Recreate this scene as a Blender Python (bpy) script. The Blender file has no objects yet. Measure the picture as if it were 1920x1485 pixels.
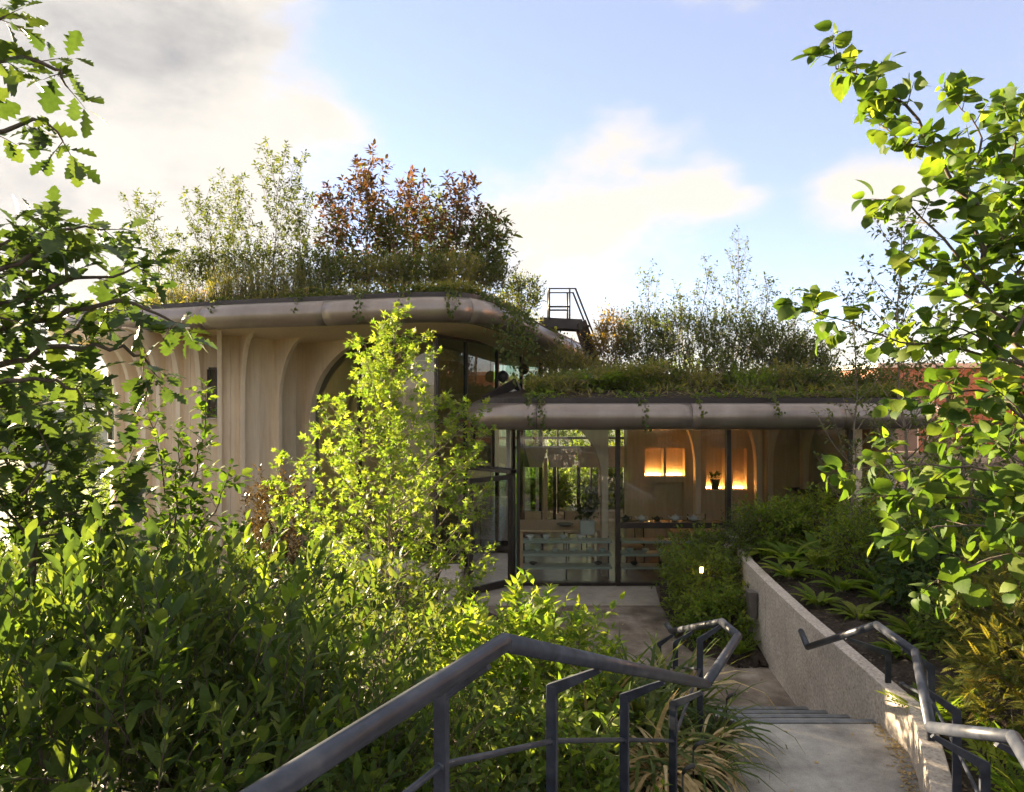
import bpy, math, numpy as np
from mathutils import Vector, Matrix
R = math.radians
F, CX, CY, ZC = 1280.0, 960.0, 742.5, 3.33        # photo pixels per unit slope, centre, eye height
SUN_AZ, SUN_EL = -53.0, 9.0                        # degrees left of the view direction, above the horizon

# ------------------------------------------------------------------ camera, world, sun, exposure
sc = bpy.context.scene
COL = sc.collection
cam = bpy.data.cameras.new('camera'); cam.lens = 24; cam.sensor_width = 36; cam.clip_start = .05; cam.clip_end = 6000
co = bpy.data.objects.new('camera', cam); COL.objects.link(co)
co.location = (0, 0, ZC); co.rotation_euler = (R(90), 0, 0); sc.camera = co
sc.view_settings.view_transform = 'Standard'; sc.view_settings.look = 'None'
sc.view_settings.exposure = 3.30; sc.view_settings.gamma = 1
sc.render.engine = 'CYCLES'
sc.cycles.max_bounces = 8; sc.cycles.transparent_max_bounces = 24; sc.cycles.transmission_bounces = 6
sc.cycles.diffuse_bounces = 4; sc.cycles.glossy_bounces = 3; sc.cycles.caustics_reflective = False; sc.cycles.caustics_refractive = False
sc.cycles.sample_clamp_indirect = 6; sc.cycles.use_denoising = True

def px_dir(px, py):
    return Vector(((px-CX)/F, 1, -(py-CY)/F)).normalized()

w = bpy.data.worlds.new('World'); sc.world = w; w.use_nodes = True
nt = w.node_tree; nt.nodes.clear(); N = nt.nodes.new; L = nt.links.new
out = N('ShaderNodeOutputWorld'); bg = N('ShaderNodeBackground'); L(bg.outputs[0], out.inputs[0])
sky = N('ShaderNodeTexSky'); sky.sky_type = 'NISHITA'; sky.sun_disc = False
sky.sun_elevation = R(SUN_EL); sky.sun_rotation = R(SUN_AZ); sky.altitude = 60
sky.air_density = .8; sky.dust_density = .25; sky.ozone_density = 3.0
bg.inputs[1].default_value = 0.0525
tc = N('ShaderNodeTexCoord')
def wmath(op, a, b=None, c=None, clamp=False):
    n = N('ShaderNodeMath'); n.operation = op; n.use_clamp = clamp
    for i, v in enumerate((a, b, c)):
        if v is None: continue
        if isinstance(v, (int, float)): n.inputs[i].default_value = v
        else: L(v, n.inputs[i])
    return n.outputs[0]
def wnoise(scale, detail, rough, off=(0,0,0), stretch=(1,1,1.9)):
    m = N('ShaderNodeMapping'); m.inputs['Scale'].default_value = stretch; m.inputs['Location'].default_value = off
    L(tc.outputs['Generated'], m.inputs[0])
    n = N('ShaderNodeTexNoise'); n.inputs['Scale'].default_value = scale; n.inputs['Detail'].default_value = detail
    n.inputs['Roughness'].default_value = rough; n.inputs['Distortion'].default_value = .25
    L(m.outputs[0], n.inputs['Vector']); return n.outputs['Fac']
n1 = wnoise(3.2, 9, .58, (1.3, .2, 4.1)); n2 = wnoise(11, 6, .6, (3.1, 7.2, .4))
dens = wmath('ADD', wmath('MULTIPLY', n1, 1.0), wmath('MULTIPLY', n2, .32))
# clouds: (px, py, half width, half height, weight); negative weights clear the view, unseen sky gets extra cloud for fill light
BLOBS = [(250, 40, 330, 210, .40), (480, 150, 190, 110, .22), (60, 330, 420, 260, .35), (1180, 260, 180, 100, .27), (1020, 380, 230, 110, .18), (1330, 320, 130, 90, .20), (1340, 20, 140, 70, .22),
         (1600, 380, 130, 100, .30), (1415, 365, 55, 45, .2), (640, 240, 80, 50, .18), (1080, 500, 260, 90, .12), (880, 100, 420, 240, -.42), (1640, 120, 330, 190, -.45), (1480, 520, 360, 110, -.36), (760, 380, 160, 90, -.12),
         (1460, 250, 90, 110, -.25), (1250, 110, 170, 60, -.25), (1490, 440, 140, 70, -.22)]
blob = None; grey = None
for i, (px, py, a, b, wt) in enumerate(BLOBS):
    c = px_dir(px, py); right = Vector((c.y, -c.x, 0)).normalized()
    s = N('ShaderNodeVectorMath'); s.operation = 'SUBTRACT'; L(tc.outputs['Generated'], s.inputs[0]); s.inputs[1].default_value = c
    sp = N('ShaderNodeSeparateXYZ'); L(s.outputs[0], sp.inputs[0])
    hx = N('ShaderNodeVectorMath'); hx.operation = 'LENGTH'
    cb = N('ShaderNodeCombineXYZ')
    L(wmath('MULTIPLY', sp.outputs[0], F/a), cb.inputs[0]); L(wmath('MULTIPLY', sp.outputs[1], F/a), cb.inputs[1]); L(wmath('MULTIPLY', sp.outputs[2], F/b), cb.inputs[2])
    L(cb.outputs[0], hx.inputs[0])
    v = wmath('MULTIPLY', wmath('SUBTRACT', 1.25, hx.outputs['Value'], clamp=True), wt)
    blob = v if blob is None else wmath('MAXIMUM' if wt > 0 else 'ADD', blob, v)
    if i < 2: grey = v if grey is None else wmath('MAXIMUM', grey, v)
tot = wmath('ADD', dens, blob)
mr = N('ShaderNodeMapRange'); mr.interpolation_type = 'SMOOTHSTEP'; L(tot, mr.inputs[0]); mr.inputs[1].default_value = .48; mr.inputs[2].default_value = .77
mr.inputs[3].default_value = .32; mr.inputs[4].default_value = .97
# thick cloud shows a grey underside
gr = N('ShaderNodeMapRange'); gr.interpolation_type = 'SMOOTHSTEP'; L(wmath('ADD', wmath('MULTIPLY', grey, 1.0), wmath('MULTIPLY', n2, .5)), gr.inputs[0])
gr.inputs[1].default_value = .38; gr.inputs[2].default_value = .86
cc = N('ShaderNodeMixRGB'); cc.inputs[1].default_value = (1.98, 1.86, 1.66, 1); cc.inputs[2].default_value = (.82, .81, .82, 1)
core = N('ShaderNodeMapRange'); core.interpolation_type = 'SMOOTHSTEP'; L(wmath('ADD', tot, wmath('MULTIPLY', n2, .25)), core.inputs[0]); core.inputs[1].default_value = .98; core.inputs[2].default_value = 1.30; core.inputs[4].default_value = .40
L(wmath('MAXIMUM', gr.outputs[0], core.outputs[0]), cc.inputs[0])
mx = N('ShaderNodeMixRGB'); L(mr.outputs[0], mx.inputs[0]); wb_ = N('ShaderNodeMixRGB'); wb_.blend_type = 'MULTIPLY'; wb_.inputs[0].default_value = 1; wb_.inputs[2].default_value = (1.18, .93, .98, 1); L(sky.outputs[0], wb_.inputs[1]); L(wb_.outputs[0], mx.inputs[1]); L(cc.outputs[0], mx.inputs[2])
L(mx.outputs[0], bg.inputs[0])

sun = bpy.data.lights.new('sun', 'SUN'); sun.energy = 3.75; sun.angle = R(.6); sun.color = (1, .80, .52)
so = bpy.data.objects.new('sun', sun); COL.objects.link(so); so.location = (-30, 20, 30)
sd = Vector((math.sin(R(SUN_AZ))*math.cos(R(SUN_EL)), math.cos(R(SUN_AZ))*math.cos(R(SUN_EL)), math.sin(R(SUN_EL))))
so.rotation_euler = (-sd).to_track_quat('-Z', 'Y').to_euler()

# ------------------------------------------------------------------ helpers
def P(px, py, Y): return np.array(((px-CX)/F*Y, Y, ZC-(py-CY)/F*Y))
def X_(px, Y): return (px-CX)/F*Y
def nrm(v): v = np.asarray(v, float); return v/np.maximum(np.linalg.norm(v, axis=-1, keepdims=True), 1e-9)

def tag(o, label=None, cat=None, group=None, kind=None):
    if label: o['label'] = label
    if cat: o['category'] = cat
    if group: o['group'] = group
    if kind: o['kind'] = kind
    return o
def thing(name, label, cat, loc=(0,0,0), group=None, rz=0):
    o = bpy.data.objects.new(name, None); o.empty_display_size = .1; COL.objects.link(o); o.location = loc; o.rotation_euler = (0, 0, rz)
    return tag(o, label, cat, group)
def link(name, me, parent=None, loc=None):
    o = bpy.data.objects.new(name, me); COL.objects.link(o)
    if parent is not None: o.parent = parent
    if loc is not None: o.location = loc
    return o
class MB:
    def __init__(s): s.v = []; s.f = []; s.sm = []
    def add(s, v, f, smooth=False):
        n = len(s.v); s.v.extend([tuple(map(float, p)) for p in v]); s.f.extend([tuple(i+n for i in q) for q in f]); s.sm.extend([smooth]*len(f)); return s
    def box(s, x0, x1, y0, y1, z0, z1):
        v = [(x0,y0,z0),(x1,y0,z0),(x1,y1,z0),(x0,y1,z0),(x0,y0,z1),(x1,y0,z1),(x1,y1,z1),(x0,y1,z1)]
        return s.add(v, [(0,3,2,1),(4,5,6,7),(0,1,5,4),(1,2,6,5),(2,3,7,6),(3,0,4,7)])
    def bar(s, a, b, wd, ht, up=(0,0,1)):           # box along a-b, wd across, ht along up
        a = np.asarray(a, float); b = np.asarray(b, float); d = nrm(b-a); up = np.asarray(up, float)
        if abs(d@nrm(up)) > .98: up = np.array((0, 1., 0))
        x = nrm(np.cross(d, up)); z = np.cross(x, d); v = []
        for p in (a, b):
            for i, j in ((-1,-1),(1,-1),(1,1),(-1,1)): v.append(p+x*wd/2*i+z*ht/2*j)
        return s.add(v, [(0,1,2,3)[::-1],(4,5,6,7),(0,1,5,4),(1,2,6,5),(2,3,7,6),(3,0,4,7)])
    def tube(s, pts, r, n=8, cap=True, smooth=True):
        pts = np.asarray(pts, float); m = len(pts); r = np.broadcast_to(r, (m,))
        t = np.gradient(pts, axis=0) if m > 2 else np.repeat((pts[1:]-pts[:1]), 2, 0)
        t = nrm(t); ref = np.array((.0, .0, 1.)) if abs(t[0][2]) < .9 else np.array((1., 0, 0))
        v = []; a = nrm(np.cross(t[0], ref))
        for i in range(m):
            a = nrm(a - t[i]*(a@t[i])); b = np.cross(t[i], a)
            k = 1.0
            if 0 < i < m-1:
                u0 = nrm(pts[i]-pts[i-1]); u1 = nrm(pts[i+1]-pts[i]); k = 1/max(.6, math.sqrt(max(.1, (1+u0@u1)/2)))
            for j in range(n):
                an = 2*math.pi*j/n; v.append(pts[i]+r[i]*k**.5*(a*math.cos(an)+b*math.sin(an)))
        f = [(i*n+j, i*n+(j+1)%n, (i+1)*n+(j+1)%n, (i+1)*n+j) for i in range(m-1) for j in range(n)]
        s.add(v, f, smooth)
        if cap:
            k = len(s.v)-m*n; s.f += [tuple(k+j for j in range(n))[::-1], tuple(k+(m-1)*n+j for j in range(n))]; s.sm += [False, False]
        return s
    def prism(s, poly, z0, z1):
        n = len(poly); z0 = np.broadcast_to(z0, (n,)); z1 = np.broadcast_to(z1, (n,))
        v = [(p[0],p[1],z0[i]) for i, p in enumerate(poly)]+[(p[0],p[1],z1[i]) for i, p in enumerate(poly)]
        return s.add(v, [tuple(range(n))[::-1], tuple(range(n, 2*n))]+[(i,(i+1)%n,n+(i+1)%n,n+i) for i in range(n)])
    def lathe(s, c, prof, n=14):
        c = np.asarray(c, float); v = []
        for r, z in prof:
            for j in range(n): v.append(c+np.array((r*math.cos(2*math.pi*j/n), r*math.sin(2*math.pi*j/n), z)))
        m = len(prof)
        s.add(v, [(i*n+j, i*n+(j+1)%n, (i+1)*n+(j+1)%n, (i+1)*n+j) for i in range(m-1) for j in range(n)], True)
        k = len(s.v)-m*n; s.f += [tuple(k+j for j in range(n))[::-1], tuple(k+(m-1)*n+j for j in range(n))]; s.sm += [False, False]
        return s
    def mesh(s, name, mat):
        me = bpy.data.meshes.new(name); me.from_pydata(s.v, [], s.f); me.materials.append(mat)
        me.polygons.foreach_set('use_smooth', s.sm); me.update(); return me
    def build(s, name, mat, parent=None, bevel=0, origin=None):
        if origin is None and parent is not None: origin = tuple(parent.location)
        if origin is not None: s.v = [(a-origin[0], b-origin[1], c-origin[2]) for a, b, c in s.v]
        o = link(name, s.mesh(name, mat), parent)
        if parent is None and origin is not None: o.location = origin
        if bevel:
            m = o.modifiers.new('bevel', 'BEVEL'); m.width = bevel; m.segments = 2; m.limit_method = 'ANGLE'
        return o

# ------------------------------------------------------------------ materials
MATS = {}
def new_mat(name):
    m = bpy.data.materials.new(name); m.use_nodes = True; MATS[name] = m
    return m, m.node_tree.nodes, m.node_tree.links, m.node_tree.nodes['Principled BSDF']
def noise_node(n, l, scale, detail=6, stretch=(1,1,1), rough=.6, coord='Object'):
    t = n.new('ShaderNodeTexCoord'); mp = n.new('ShaderNodeMapping'); mp.inputs['Scale'].default_value = stretch
    if coord == 'World':
        g = n.new('ShaderNodeNewGeometry'); l.new(g.outputs['Position'], mp.inputs[0])
    else: l.new(t.outputs[coord], mp.inputs[0])
    x = n.new('ShaderNodeTexNoise'); x.inputs['Scale'].default_value = scale; x.inputs['Detail'].default_value = detail; x.inputs['Roughness'].default_value = rough
    l.new(mp.outputs[0], x.inputs['Vector']); return x.outputs['Fac']
def ramp(n, l, fac, stops):
    r = n.new('ShaderNodeValToRGB'); l.new(fac, r.inputs[0]); e = r.color_ramp.elements
    while len(e) < len(stops): e.new(.5)
    for i, (p, c) in enumerate(stops): e[i].position = p; e[i].color = (*c, 1)
    return r.outputs[0]
def surf(name, stops, scale=8, detail=8, stretch=(1,1,1), rough=.7, metal=0, bump=.0, bscale=None, spec=.5, coord='World', bdist=.02):
    m, n, l, b = new_mat(name)
    l.new(ramp(n, l, noise_node(n, l, scale, detail, stretch, coord=coord), stops), b.inputs['Base Color'])
    b.inputs['Roughness'].default_value = rough; b.inputs['Metallic'].default_value = metal; b.inputs['Specular IOR Level'].default_value = spec
    if bump:
        bp = n.new('ShaderNodeBump'); bp.inputs['Strength'].default_value = bump; bp.inputs['Distance'].default_value = bdist
        l.new(noise_node(n, l, bscale or scale*3, 6, stretch, coord=coord), bp.inputs['Height']); l.new(bp.outputs[0], b.inputs['Normal'])
    return m
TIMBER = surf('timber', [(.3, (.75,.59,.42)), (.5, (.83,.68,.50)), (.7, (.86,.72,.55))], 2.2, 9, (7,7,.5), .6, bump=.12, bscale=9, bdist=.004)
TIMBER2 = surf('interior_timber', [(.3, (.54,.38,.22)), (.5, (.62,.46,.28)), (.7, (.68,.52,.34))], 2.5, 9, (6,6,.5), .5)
TUBEM = surf('bronze_cladding', [(.3, (.25,.205,.18)), (.5, (.29,.24,.21)), (.7, (.33,.28,.25))], 2.6, 12, (1,1,.35), .33, .6)
FLASH = surf('dark_flashing', [(.3, (.030,.024,.024)), (.7, (.05,.04,.04))], 4, 5, rough=.45, metal=.3)
FRAME = surf('dark_frame', [(.3, (.030,.024,.020)), (.7, (.055,.043,.036))], 5, 4, rough=.4, metal=.3)
STEEL = surf('painted_steel', [(.30, (.015,.018,.027)), (.52, (.036,.042,.062)), (.68, (.065,.07,.085)), (.82, (.14,.14,.14))], 11, 13, rough=.44, metal=.1, bump=.05, bscale=60, bdist=.002)
GALV = surf('worn_nosing', [(.3, (.13,.14,.155)), (.7, (.26,.27,.29))], 9, 10, rough=.45, metal=.3)
CONC = surf('aggregate_concrete', [(.30, (.27,.21,.175)), (.42, (.47,.40,.345)), (.55, (.58,.51,.45)), (.68, (.72,.65,.59))], 40, 8, rough=.9, bump=.18, bscale=90, bdist=.006)
SLAB = surf('landing_concrete', [(.3, (.25,.235,.22)), (.45, (.38,.36,.34)), (.6, (.46,.44,.41)), (.75, (.56,.53,.49))], 2.2, 15, rough=.8, bump=.12, bscale=120, bdist=.003)
PATHM = surf('path_aggregate', [(.30, (.10,.078,.06)), (.44, (.19,.15,.12)), (.58, (.30,.25,.205)), (.72, (.44,.39,.34))], 2.6, 14, rough=.75, bump=.3, bscale=110, bdist=.004)
PALE = surf('pale_paving', [(.3, (.40,.355,.30)), (.7, (.54,.49,.43))], 5, 12, rough=.8, bump=.15, bscale=120, bdist=.003)
SOIL = surf('soil', [(.3, (.022,.015,.011)), (.5, (.05,.034,.025)), (.7, (.10,.07,.05))], 22, 12, rough=.95, bump=1, bscale=30, bdist=.06)
GRASSG = surf('far_grass', [(.3, (.05,.075,.03)), (.7, (.10,.12,.05))], .05, 12, rough=.95)
BRICK = None
WHITE = surf('white_ceramic', [(.3, (.72,.75,.75)), (.7, (.8,.82,.82))], 4, rough=.25)
BLACK = surf('black_iron', [(.3, (.016,.016,.017)), (.7, (.03,.03,.03))], 8, rough=.45)
MINT = surf('mint_shelf', [(.3, (.42,.55,.50)), (.7, (.52,.64,.59))], 3, rough=.35)
FLOOR = surf('interior_floor', [(.3, (.22,.18,.14)), (.7, (.32,.27,.21))], 3, rough=.25)
PLASTER = surf('plaster', [(.3, (.50,.44,.36)), (.7, (.60,.54,.45))], 1.2, rough=.85)
MEMB = surf('roof_membrane', [(.3, (.55,.53,.50)), (.7, (.7,.68,.66))], 3, rough=.7)
BARK = surf('bark', [(.3, (.05,.038,.03)), (.7, (.14,.11,.085))], 16, 8, (1,1,.3), .9, bump=.5, bscale=40)
BARKP = surf('pale_bark', [(.3, (.14,.10,.075)), (.7, (.30,.25,.20))], 20, 8, (1,1,.4), .85)
TWIG = surf('green_twig', [(.3, (.10,.10,.04)), (.7, (.18,.14,.07))], 12, rough=.8)
CLAYP = surf('planter_glaze', [(.3, (.55,.60,.58)), (.7, (.68,.72,.69))], 5, rough=.4)
def mk_brick():
    m, n, l, b = new_mat('brick')
    t = n.new('ShaderNodeNewGeometry'); sp = n.new('ShaderNodeSeparateXYZ'); l.new(t.outputs['Position'], sp.inputs[0])
    ad = n.new('ShaderNodeMath'); l.new(sp.outputs[0], ad.inputs[0]); l.new(sp.outputs[1], ad.inputs[1])
    cb = n.new('ShaderNodeCombineXYZ'); l.new(ad.outputs[0], cb.inputs[0]); l.new(sp.outputs[2], cb.inputs[1])
    x = n.new('ShaderNodeTexBrick'); l.new(cb.outputs[0], x.inputs['Vector'])
    x.inputs['Color1'].default_value = (.30,.095,.05,1); x.inputs['Color2'].default_value = (.40,.15,.08,1); x.inputs['Mortar'].default_value = (.34,.28,.22,1)
    x.inputs['Scale'].default_value = 1; x.inputs['Brick Width'].default_value = .225; x.inputs['Row Height'].default_value = .075; x.inputs['Mortar Size'].default_value = .008
    l.new(x.outputs[0], b.inputs['Base Color']); b.inputs['Roughness'].default_value = .9; return m
BRICK = mk_brick()
def mk_glass(name, tint, ior=1.5, boost=0.0):
    m, n, l, b = new_mat(name); n.remove(b); o = n['Material Output']
    tr = n.new('ShaderNodeBsdfTransparent'); tr.inputs[0].default_value = (*tint, 1)
    gl = n.new('ShaderNodeBsdfGlossy'); gl.inputs['Roughness'].default_value = .0; gl.inputs[0].default_value = (.95,.97,1,1)
    fr = n.new('ShaderNodeFresnel'); fr.inputs[0].default_value = ior
    ad = n.new('ShaderNodeMath'); ad.use_clamp = True; l.new(fr.outputs[0], ad.inputs[0]); ad.inputs[1].default_value = boost
    mix = n.new('ShaderNodeMixShader'); l.new(ad.outputs[0], mix.inputs[0]); l.new(tr.outputs[0], mix.inputs[1]); l.new(gl.outputs[0], mix.inputs[2]); l.new(mix.outputs[0], o.inputs[0])
    return m
GLASS = mk_glass('clear_glass', (.93,.96,.93), 1.5, .07)
GLASSD = mk_glass('solar_glass', (.20,.32,.29), 1.6, .03)
def emit(name, col, s):
    m, n, l, b = new_mat(name); b.inputs['Base Color'].default_value = (*col, 1); b.inputs['Emission Color'].default_value = (*col, 1); b.inputs['Emission Strength'].default_value = s; return m
LAMP = emit('warm_lamp', (1, .55, .18), 6)
PATHLAMP = emit('path_lamp', (1, .62, .22), 4)
def leaf_mat(name, c1, c2, c3, trans=.45, tcol=None, rough=.55, spec=.18):
    m, n, l, b = new_mat(name); o = n['Material Output']
    at = n.new('ShaderNodeAttribute'); at.attribute_name = 'rnd'; oi = n.new('ShaderNodeObjectInfo')
    ad = n.new('ShaderNodeMath'); ad.operation = 'ADD'; l.new(at.outputs['Fac'], ad.inputs[0]); l.new(oi.outputs['Random'], ad.inputs[1])
    fr = n.new('ShaderNodeMath'); fr.operation = 'FRACT'; l.new(ad.outputs[0], fr.inputs[0])
    c = ramp(n, l, fr.outputs[0], [(.0, c1), (.5, c2), (.93, c3)])
    bl = ramp(n, l, noise_node(n, l, 38, 4, coord='World'), [(.3, (.72,.74,.70)), (.7, (1.18,1.15,1.1))])
    mm = n.new('ShaderNodeMixRGB'); mm.blend_type = 'MULTIPLY'; mm.inputs[0].default_value = 1; l.new(c, mm.inputs[1]); l.new(bl, mm.inputs[2]); c = mm.outputs[0]
    l.new(c, b.inputs['Base Color']); b.inputs['Roughness'].default_value = rough; b.inputs['Specular IOR Level'].default_value = spec
    tr = n.new('ShaderNodeBsdfTranslucent')
    mul = n.new('ShaderNodeMixRGB'); mul.blend_type = 'MULTIPLY'; mul.inputs[0].default_value = 1; l.new(c, mul.inputs[1])
    mul.inputs[2].default_value = (*(tcol or (2.6, 2.3, .9)), 1); l.new(mul.outputs[0], tr.inputs[0])
    mix = n.new('ShaderNodeMixShader'); mix.inputs[0].default_value = trans; l.new(b.outputs[0], mix.inputs[1]); l.new(tr.outputs[0], mix.inputs[2]); l.new(mix.outputs[0], o.inputs[0])
    return m
LF_OAK = leaf_mat('oak_leaf', (.035,.065,.02), (.055,.092,.026), (.08,.115,.03), .28, (2.1,2.1,.8), .5, .3)
LF_HAZEL = leaf_mat('hazel_leaf', (.042,.082,.018), (.065,.112,.022), (.11,.15,.03), .42, (2.1,2.1,.7))
LF_LAUREL = leaf_mat('evergreen_leaf', (.036,.068,.020), (.060,.10,.028), (.11,.15,.038), .34, (2.1,2.0,.7), .5, .22)
LF_MID = leaf_mat('mid_green_leaf', (.045,.08,.025), (.07,.11,.035), (.115,.145,.05), .38)
LF_LIME = leaf_mat('lime_leaf', (.09,.165,.022), (.14,.21,.03), (.22,.26,.045), .5, (2.0,2.0,.7))
LF_YELLOW = leaf_mat('yellow_green_leaf', (.13,.20,.035), (.18,.24,.045), (.26,.28,.06), .46, (1.75,1.85,.8))
LF_STRAP = leaf_mat('strap_leaf', (.05,.09,.025), (.075,.115,.035), (.13,.16,.05), .35, rough=.5)
LF_STRAW = leaf_mat('dry_strap', (.38,.27,.13), (.50,.38,.20), (.62,.50,.30), .25, (1.3,1.2,.9))
LF_YEW = leaf_mat('yew_leaf', (.06,.085,.02), (.10,.12,.026), (.18,.17,.04), .38)
LF_FEATHER = leaf_mat('feathery_leaf', (.075,.135,.022), (.12,.18,.032), (.18,.23,.045), .45, (2.1,2.1,.7))
LF_DARK = leaf_mat('dark_green_leaf', (.03,.065,.02), (.045,.09,.026), (.07,.12,.035), .34, rough=.4)
LF_BURG = leaf_mat('bronze_leaf', (.030,.028,.018), (.05,.042,.022), (.085,.07,.028), .32, (2.2,1.6,.8), rough=.3)
LF_COPPER = leaf_mat('copper_leaf', (.095,.048,.030), (.13,.066,.036), (.12,.10,.04), .38, (1.8,1.4,.8))
LF_ROOF = leaf_mat('roof_leaf', (.065,.095,.03), (.095,.128,.038), (.145,.16,.05), .38, (1.6,1.6,.65), .55, .15)
LF_ROSE = leaf_mat('roof_grass_leaf', (.095,.125,.045), (.14,.155,.06), (.23,.21,.085), .45)
LF_DRYG = leaf_mat('dry_grass', (.20,.155,.09), (.28,.22,.13), (.36,.30,.19), .35, (1.5,1.3,.9))
LF_IVY = leaf_mat('ivy_leaf', (.045,.075,.02), (.075,.11,.03), (.13,.15,.045), .38)
LF_YELLOWING = leaf_mat('yellowing_leaf', (.16,.13,.03), (.24,.18,.035), (.32,.22,.05), .45, (1.8,1.6,.8))

def add_speckle(m, scale, lo, hi, stain=None):
    n, l = m.node_tree.nodes, m.node_tree.links; b = n['Principled BSDF']; src = b.inputs['Base Color'].links[0].from_socket
    for sc_, a_, b_ in ((scale, lo, hi),)+((stain,) if stain else ()):
        r_ = ramp(n, l, noise_node(n, l, sc_, 8, coord='World', rough=.7), [(.36, (a_,)*3), (.62, (b_,)*3)])
        mm = n.new('ShaderNodeMixRGB'); mm.blend_type = 'MULTIPLY'; mm.inputs[0].default_value = 1; l.new(src, mm.inputs[1]); l.new(r_, mm.inputs[2]); src = mm.outputs[0]
    l.new(src, b.inputs['Base Color'])
add_speckle(SLAB, 110, .78, 1.12, (1.1, .72, 1.08)); add_speckle(PATHM, 90, .70, 1.2, (.9, .7, 1.15)); add_speckle(PALE, 100, .8, 1.1, (1.4, .75, 1.05)); add_speckle(CONC, 1.6, .80, 1.08)
add_speckle(TUBEM, 1.3, .86, 1.06); add_speckle(TIMBER, 1.1, .93, 1.03)
# ------------------------------------------------------------------ leaf shapes (length 1 along x, width y, top z)
def leaf_shape(st, fold=.25, droop=.25, stalk=.08, twist=0):
    st = list(st); n = len(st); v = []; f = []
    for i, (x, wd) in enumerate(st):
        z = -droop*x*x
        v.append((stalk+x*(1-stalk), 0, z))
        v.append((stalk+x*(1-stalk), wd, z+abs(wd)*fold+twist*wd*x)); v.append((stalk+x*(1-stalk), -wd, z+abs(wd)*fold-twist*wd*x))
    for i in range(n-1):
        a, b = 3*i, 3*i+3
        f += [(a, b, b+1, a+1), (a, a+2, b+2, b)]
    v += [(0, -.012, 0), (0, .012, 0)]; f.append((len(v)-2, 0, len(v)-1))
    return np.array(v, float), f
T = {}
T['ovate'] = leaf_shape([(0,.0),(.2,.15),(.45,.21),(.75,.13),(1,.0)], .35, .22)
T['laurel'] = leaf_shape([(0,.0),(.18,.11),(.45,.17),(.75,.12),(1,.0)], .45, .16)
T['dogwood'] = leaf_shape([(0,.0),(.2,.16),(.45,.23),(.75,.12),(1,.0)], .3, .42)
T['oak'] = leaf_shape([(0,.0),(.1,.07),(.2,.17),(.27,.09),(.40,.29),(.48,.14),(.62,.34),(.69,.18),(.80,.27),(.87,.15),(.95,.11),(1,.0)], .22, .2)
T['hazel'] = leaf_shape([(0,.12),(.06,.20),(.09,.28),(.13,.27),(.18,.36),(.24,.345),(.30,.41),(.36,.39),(.43,.43),(.49,.385),(.55,.40),(.61,.34),(.67,.345),(.72,.275),(.78,.265),(.83,.17),(.88,.13),(.93,.05),(1,.0)], .25, .45, .16)
T['hazel2'] = leaf_shape([(a, b*.9) for a, b in [(0,.12),(.06,.20),(.09,.28),(.13,.27),(.18,.36),(.24,.345),(.30,.41),(.36,.39),(.43,.43),(.49,.385),(.55,.40),(.61,.34),(.67,.345),(.72,.275),(.78,.265),(.83,.17),(.88,.13),(.93,.05),(1,.0)]], -.14, .5, .16, .3)
T['small'] = leaf_shape([(0,.0),(.45,.24),(1,.0)], .3, .2)
T['round'] = leaf_shape([(0,.05),(.3,.34),(.7,.32),(1,.04)], .2, .2, .14)
def palmate():
    v = [(0,-.01,0),(0,.01,0),(.3,0,.02)]; f = [(0,2,1)]
    for a, ln in ((-100,.42),(-55,.58),(0,.72),(55,.58),(100,.42)):
        c, s = math.cos(R(a)), math.sin(R(a)); k = len(v); wd = .13
        v += [(.3+c*ln*.45-s*wd, s*ln*.45+c*wd, .0), (.3+c*ln*.45+s*wd, s*ln*.45-c*wd, .0), (.3+c*ln, s*ln, -.10)]
        f += [(2, k+1, k+2, k)]
    return np.array(v, float), f
T['palm'] = palmate()
def pinnate(n=5, wd=.09, ln=.27):
    v = [(0,-.008,0),(0,.008,0),(1,0,-.16)]; f = [(0,2,1)]
    for i in range(n):
        x = .18+.8*i/n; z = -.16*x*x; l2 = ln*(1-.45*abs(x-.5)*1.4)
        for s in (-1, 1):
            k = len(v); v += [(x,0,z),(x+.35*l2-wd*.4, s*l2*.55, z+.02),(x+.75*l2, s*l2, z-.03),(x+.45*l2+wd*.5, s*l2*.42, z)]
            f.append((k,k+1,k+2,k+3) if s > 0 else (k,k+3,k+2,k+1))
    k = len(v); v += [(.9,0,-.13),(1.02,.06,-.17),(1.2,0,-.24),(1.02,-.06,-.17)]; f.append((k,k+3,k+2,k+1))
    return np.array(v, float), f
T['pinnate'] = pinnate()
T['spray'] = pinnate(9, .05, .22)
def blade(wd, bend, n=6, curl=0):
    v = []; f = []
    for i in range(n+1):
        t = i/n; a = bend*t**1.6; w2 = wd*(1-t**2.5)*(.7+.6*min(t*3, 1)*.5)
        x = t*math.cos(a*.8); z = -t*math.sin(a)*.9; v += [(x, w2, z+.15*w2+curl*t*w2), (x, -w2, z+.15*w2-curl*t*w2)]
    f = [(2*i, 2*i+1, 2*i+3, 2*i+2) for i in range(n)]
    return np.array(v, float), f
for i, (wd, bd) in enumerate(((.024,.25),(.027,.7),(.025,1.15),(.028,1.5))): T['blade%d' % i] = blade(wd, bd, 6, .5*(i-1.5))
T['grass'] = blade(.008, .6, 4); T['grass2'] = blade(.009, 1.2, 4)
T['hosta'] = leaf_shape([(0,.02),(.2,.10),(.5,.16),(.75,.12),(1,.0)], .4, .55, .12)
T['sliver'] = leaf_shape([(0,.0),(.4,.08),(1,.0)], .2, .15, .05)

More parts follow.
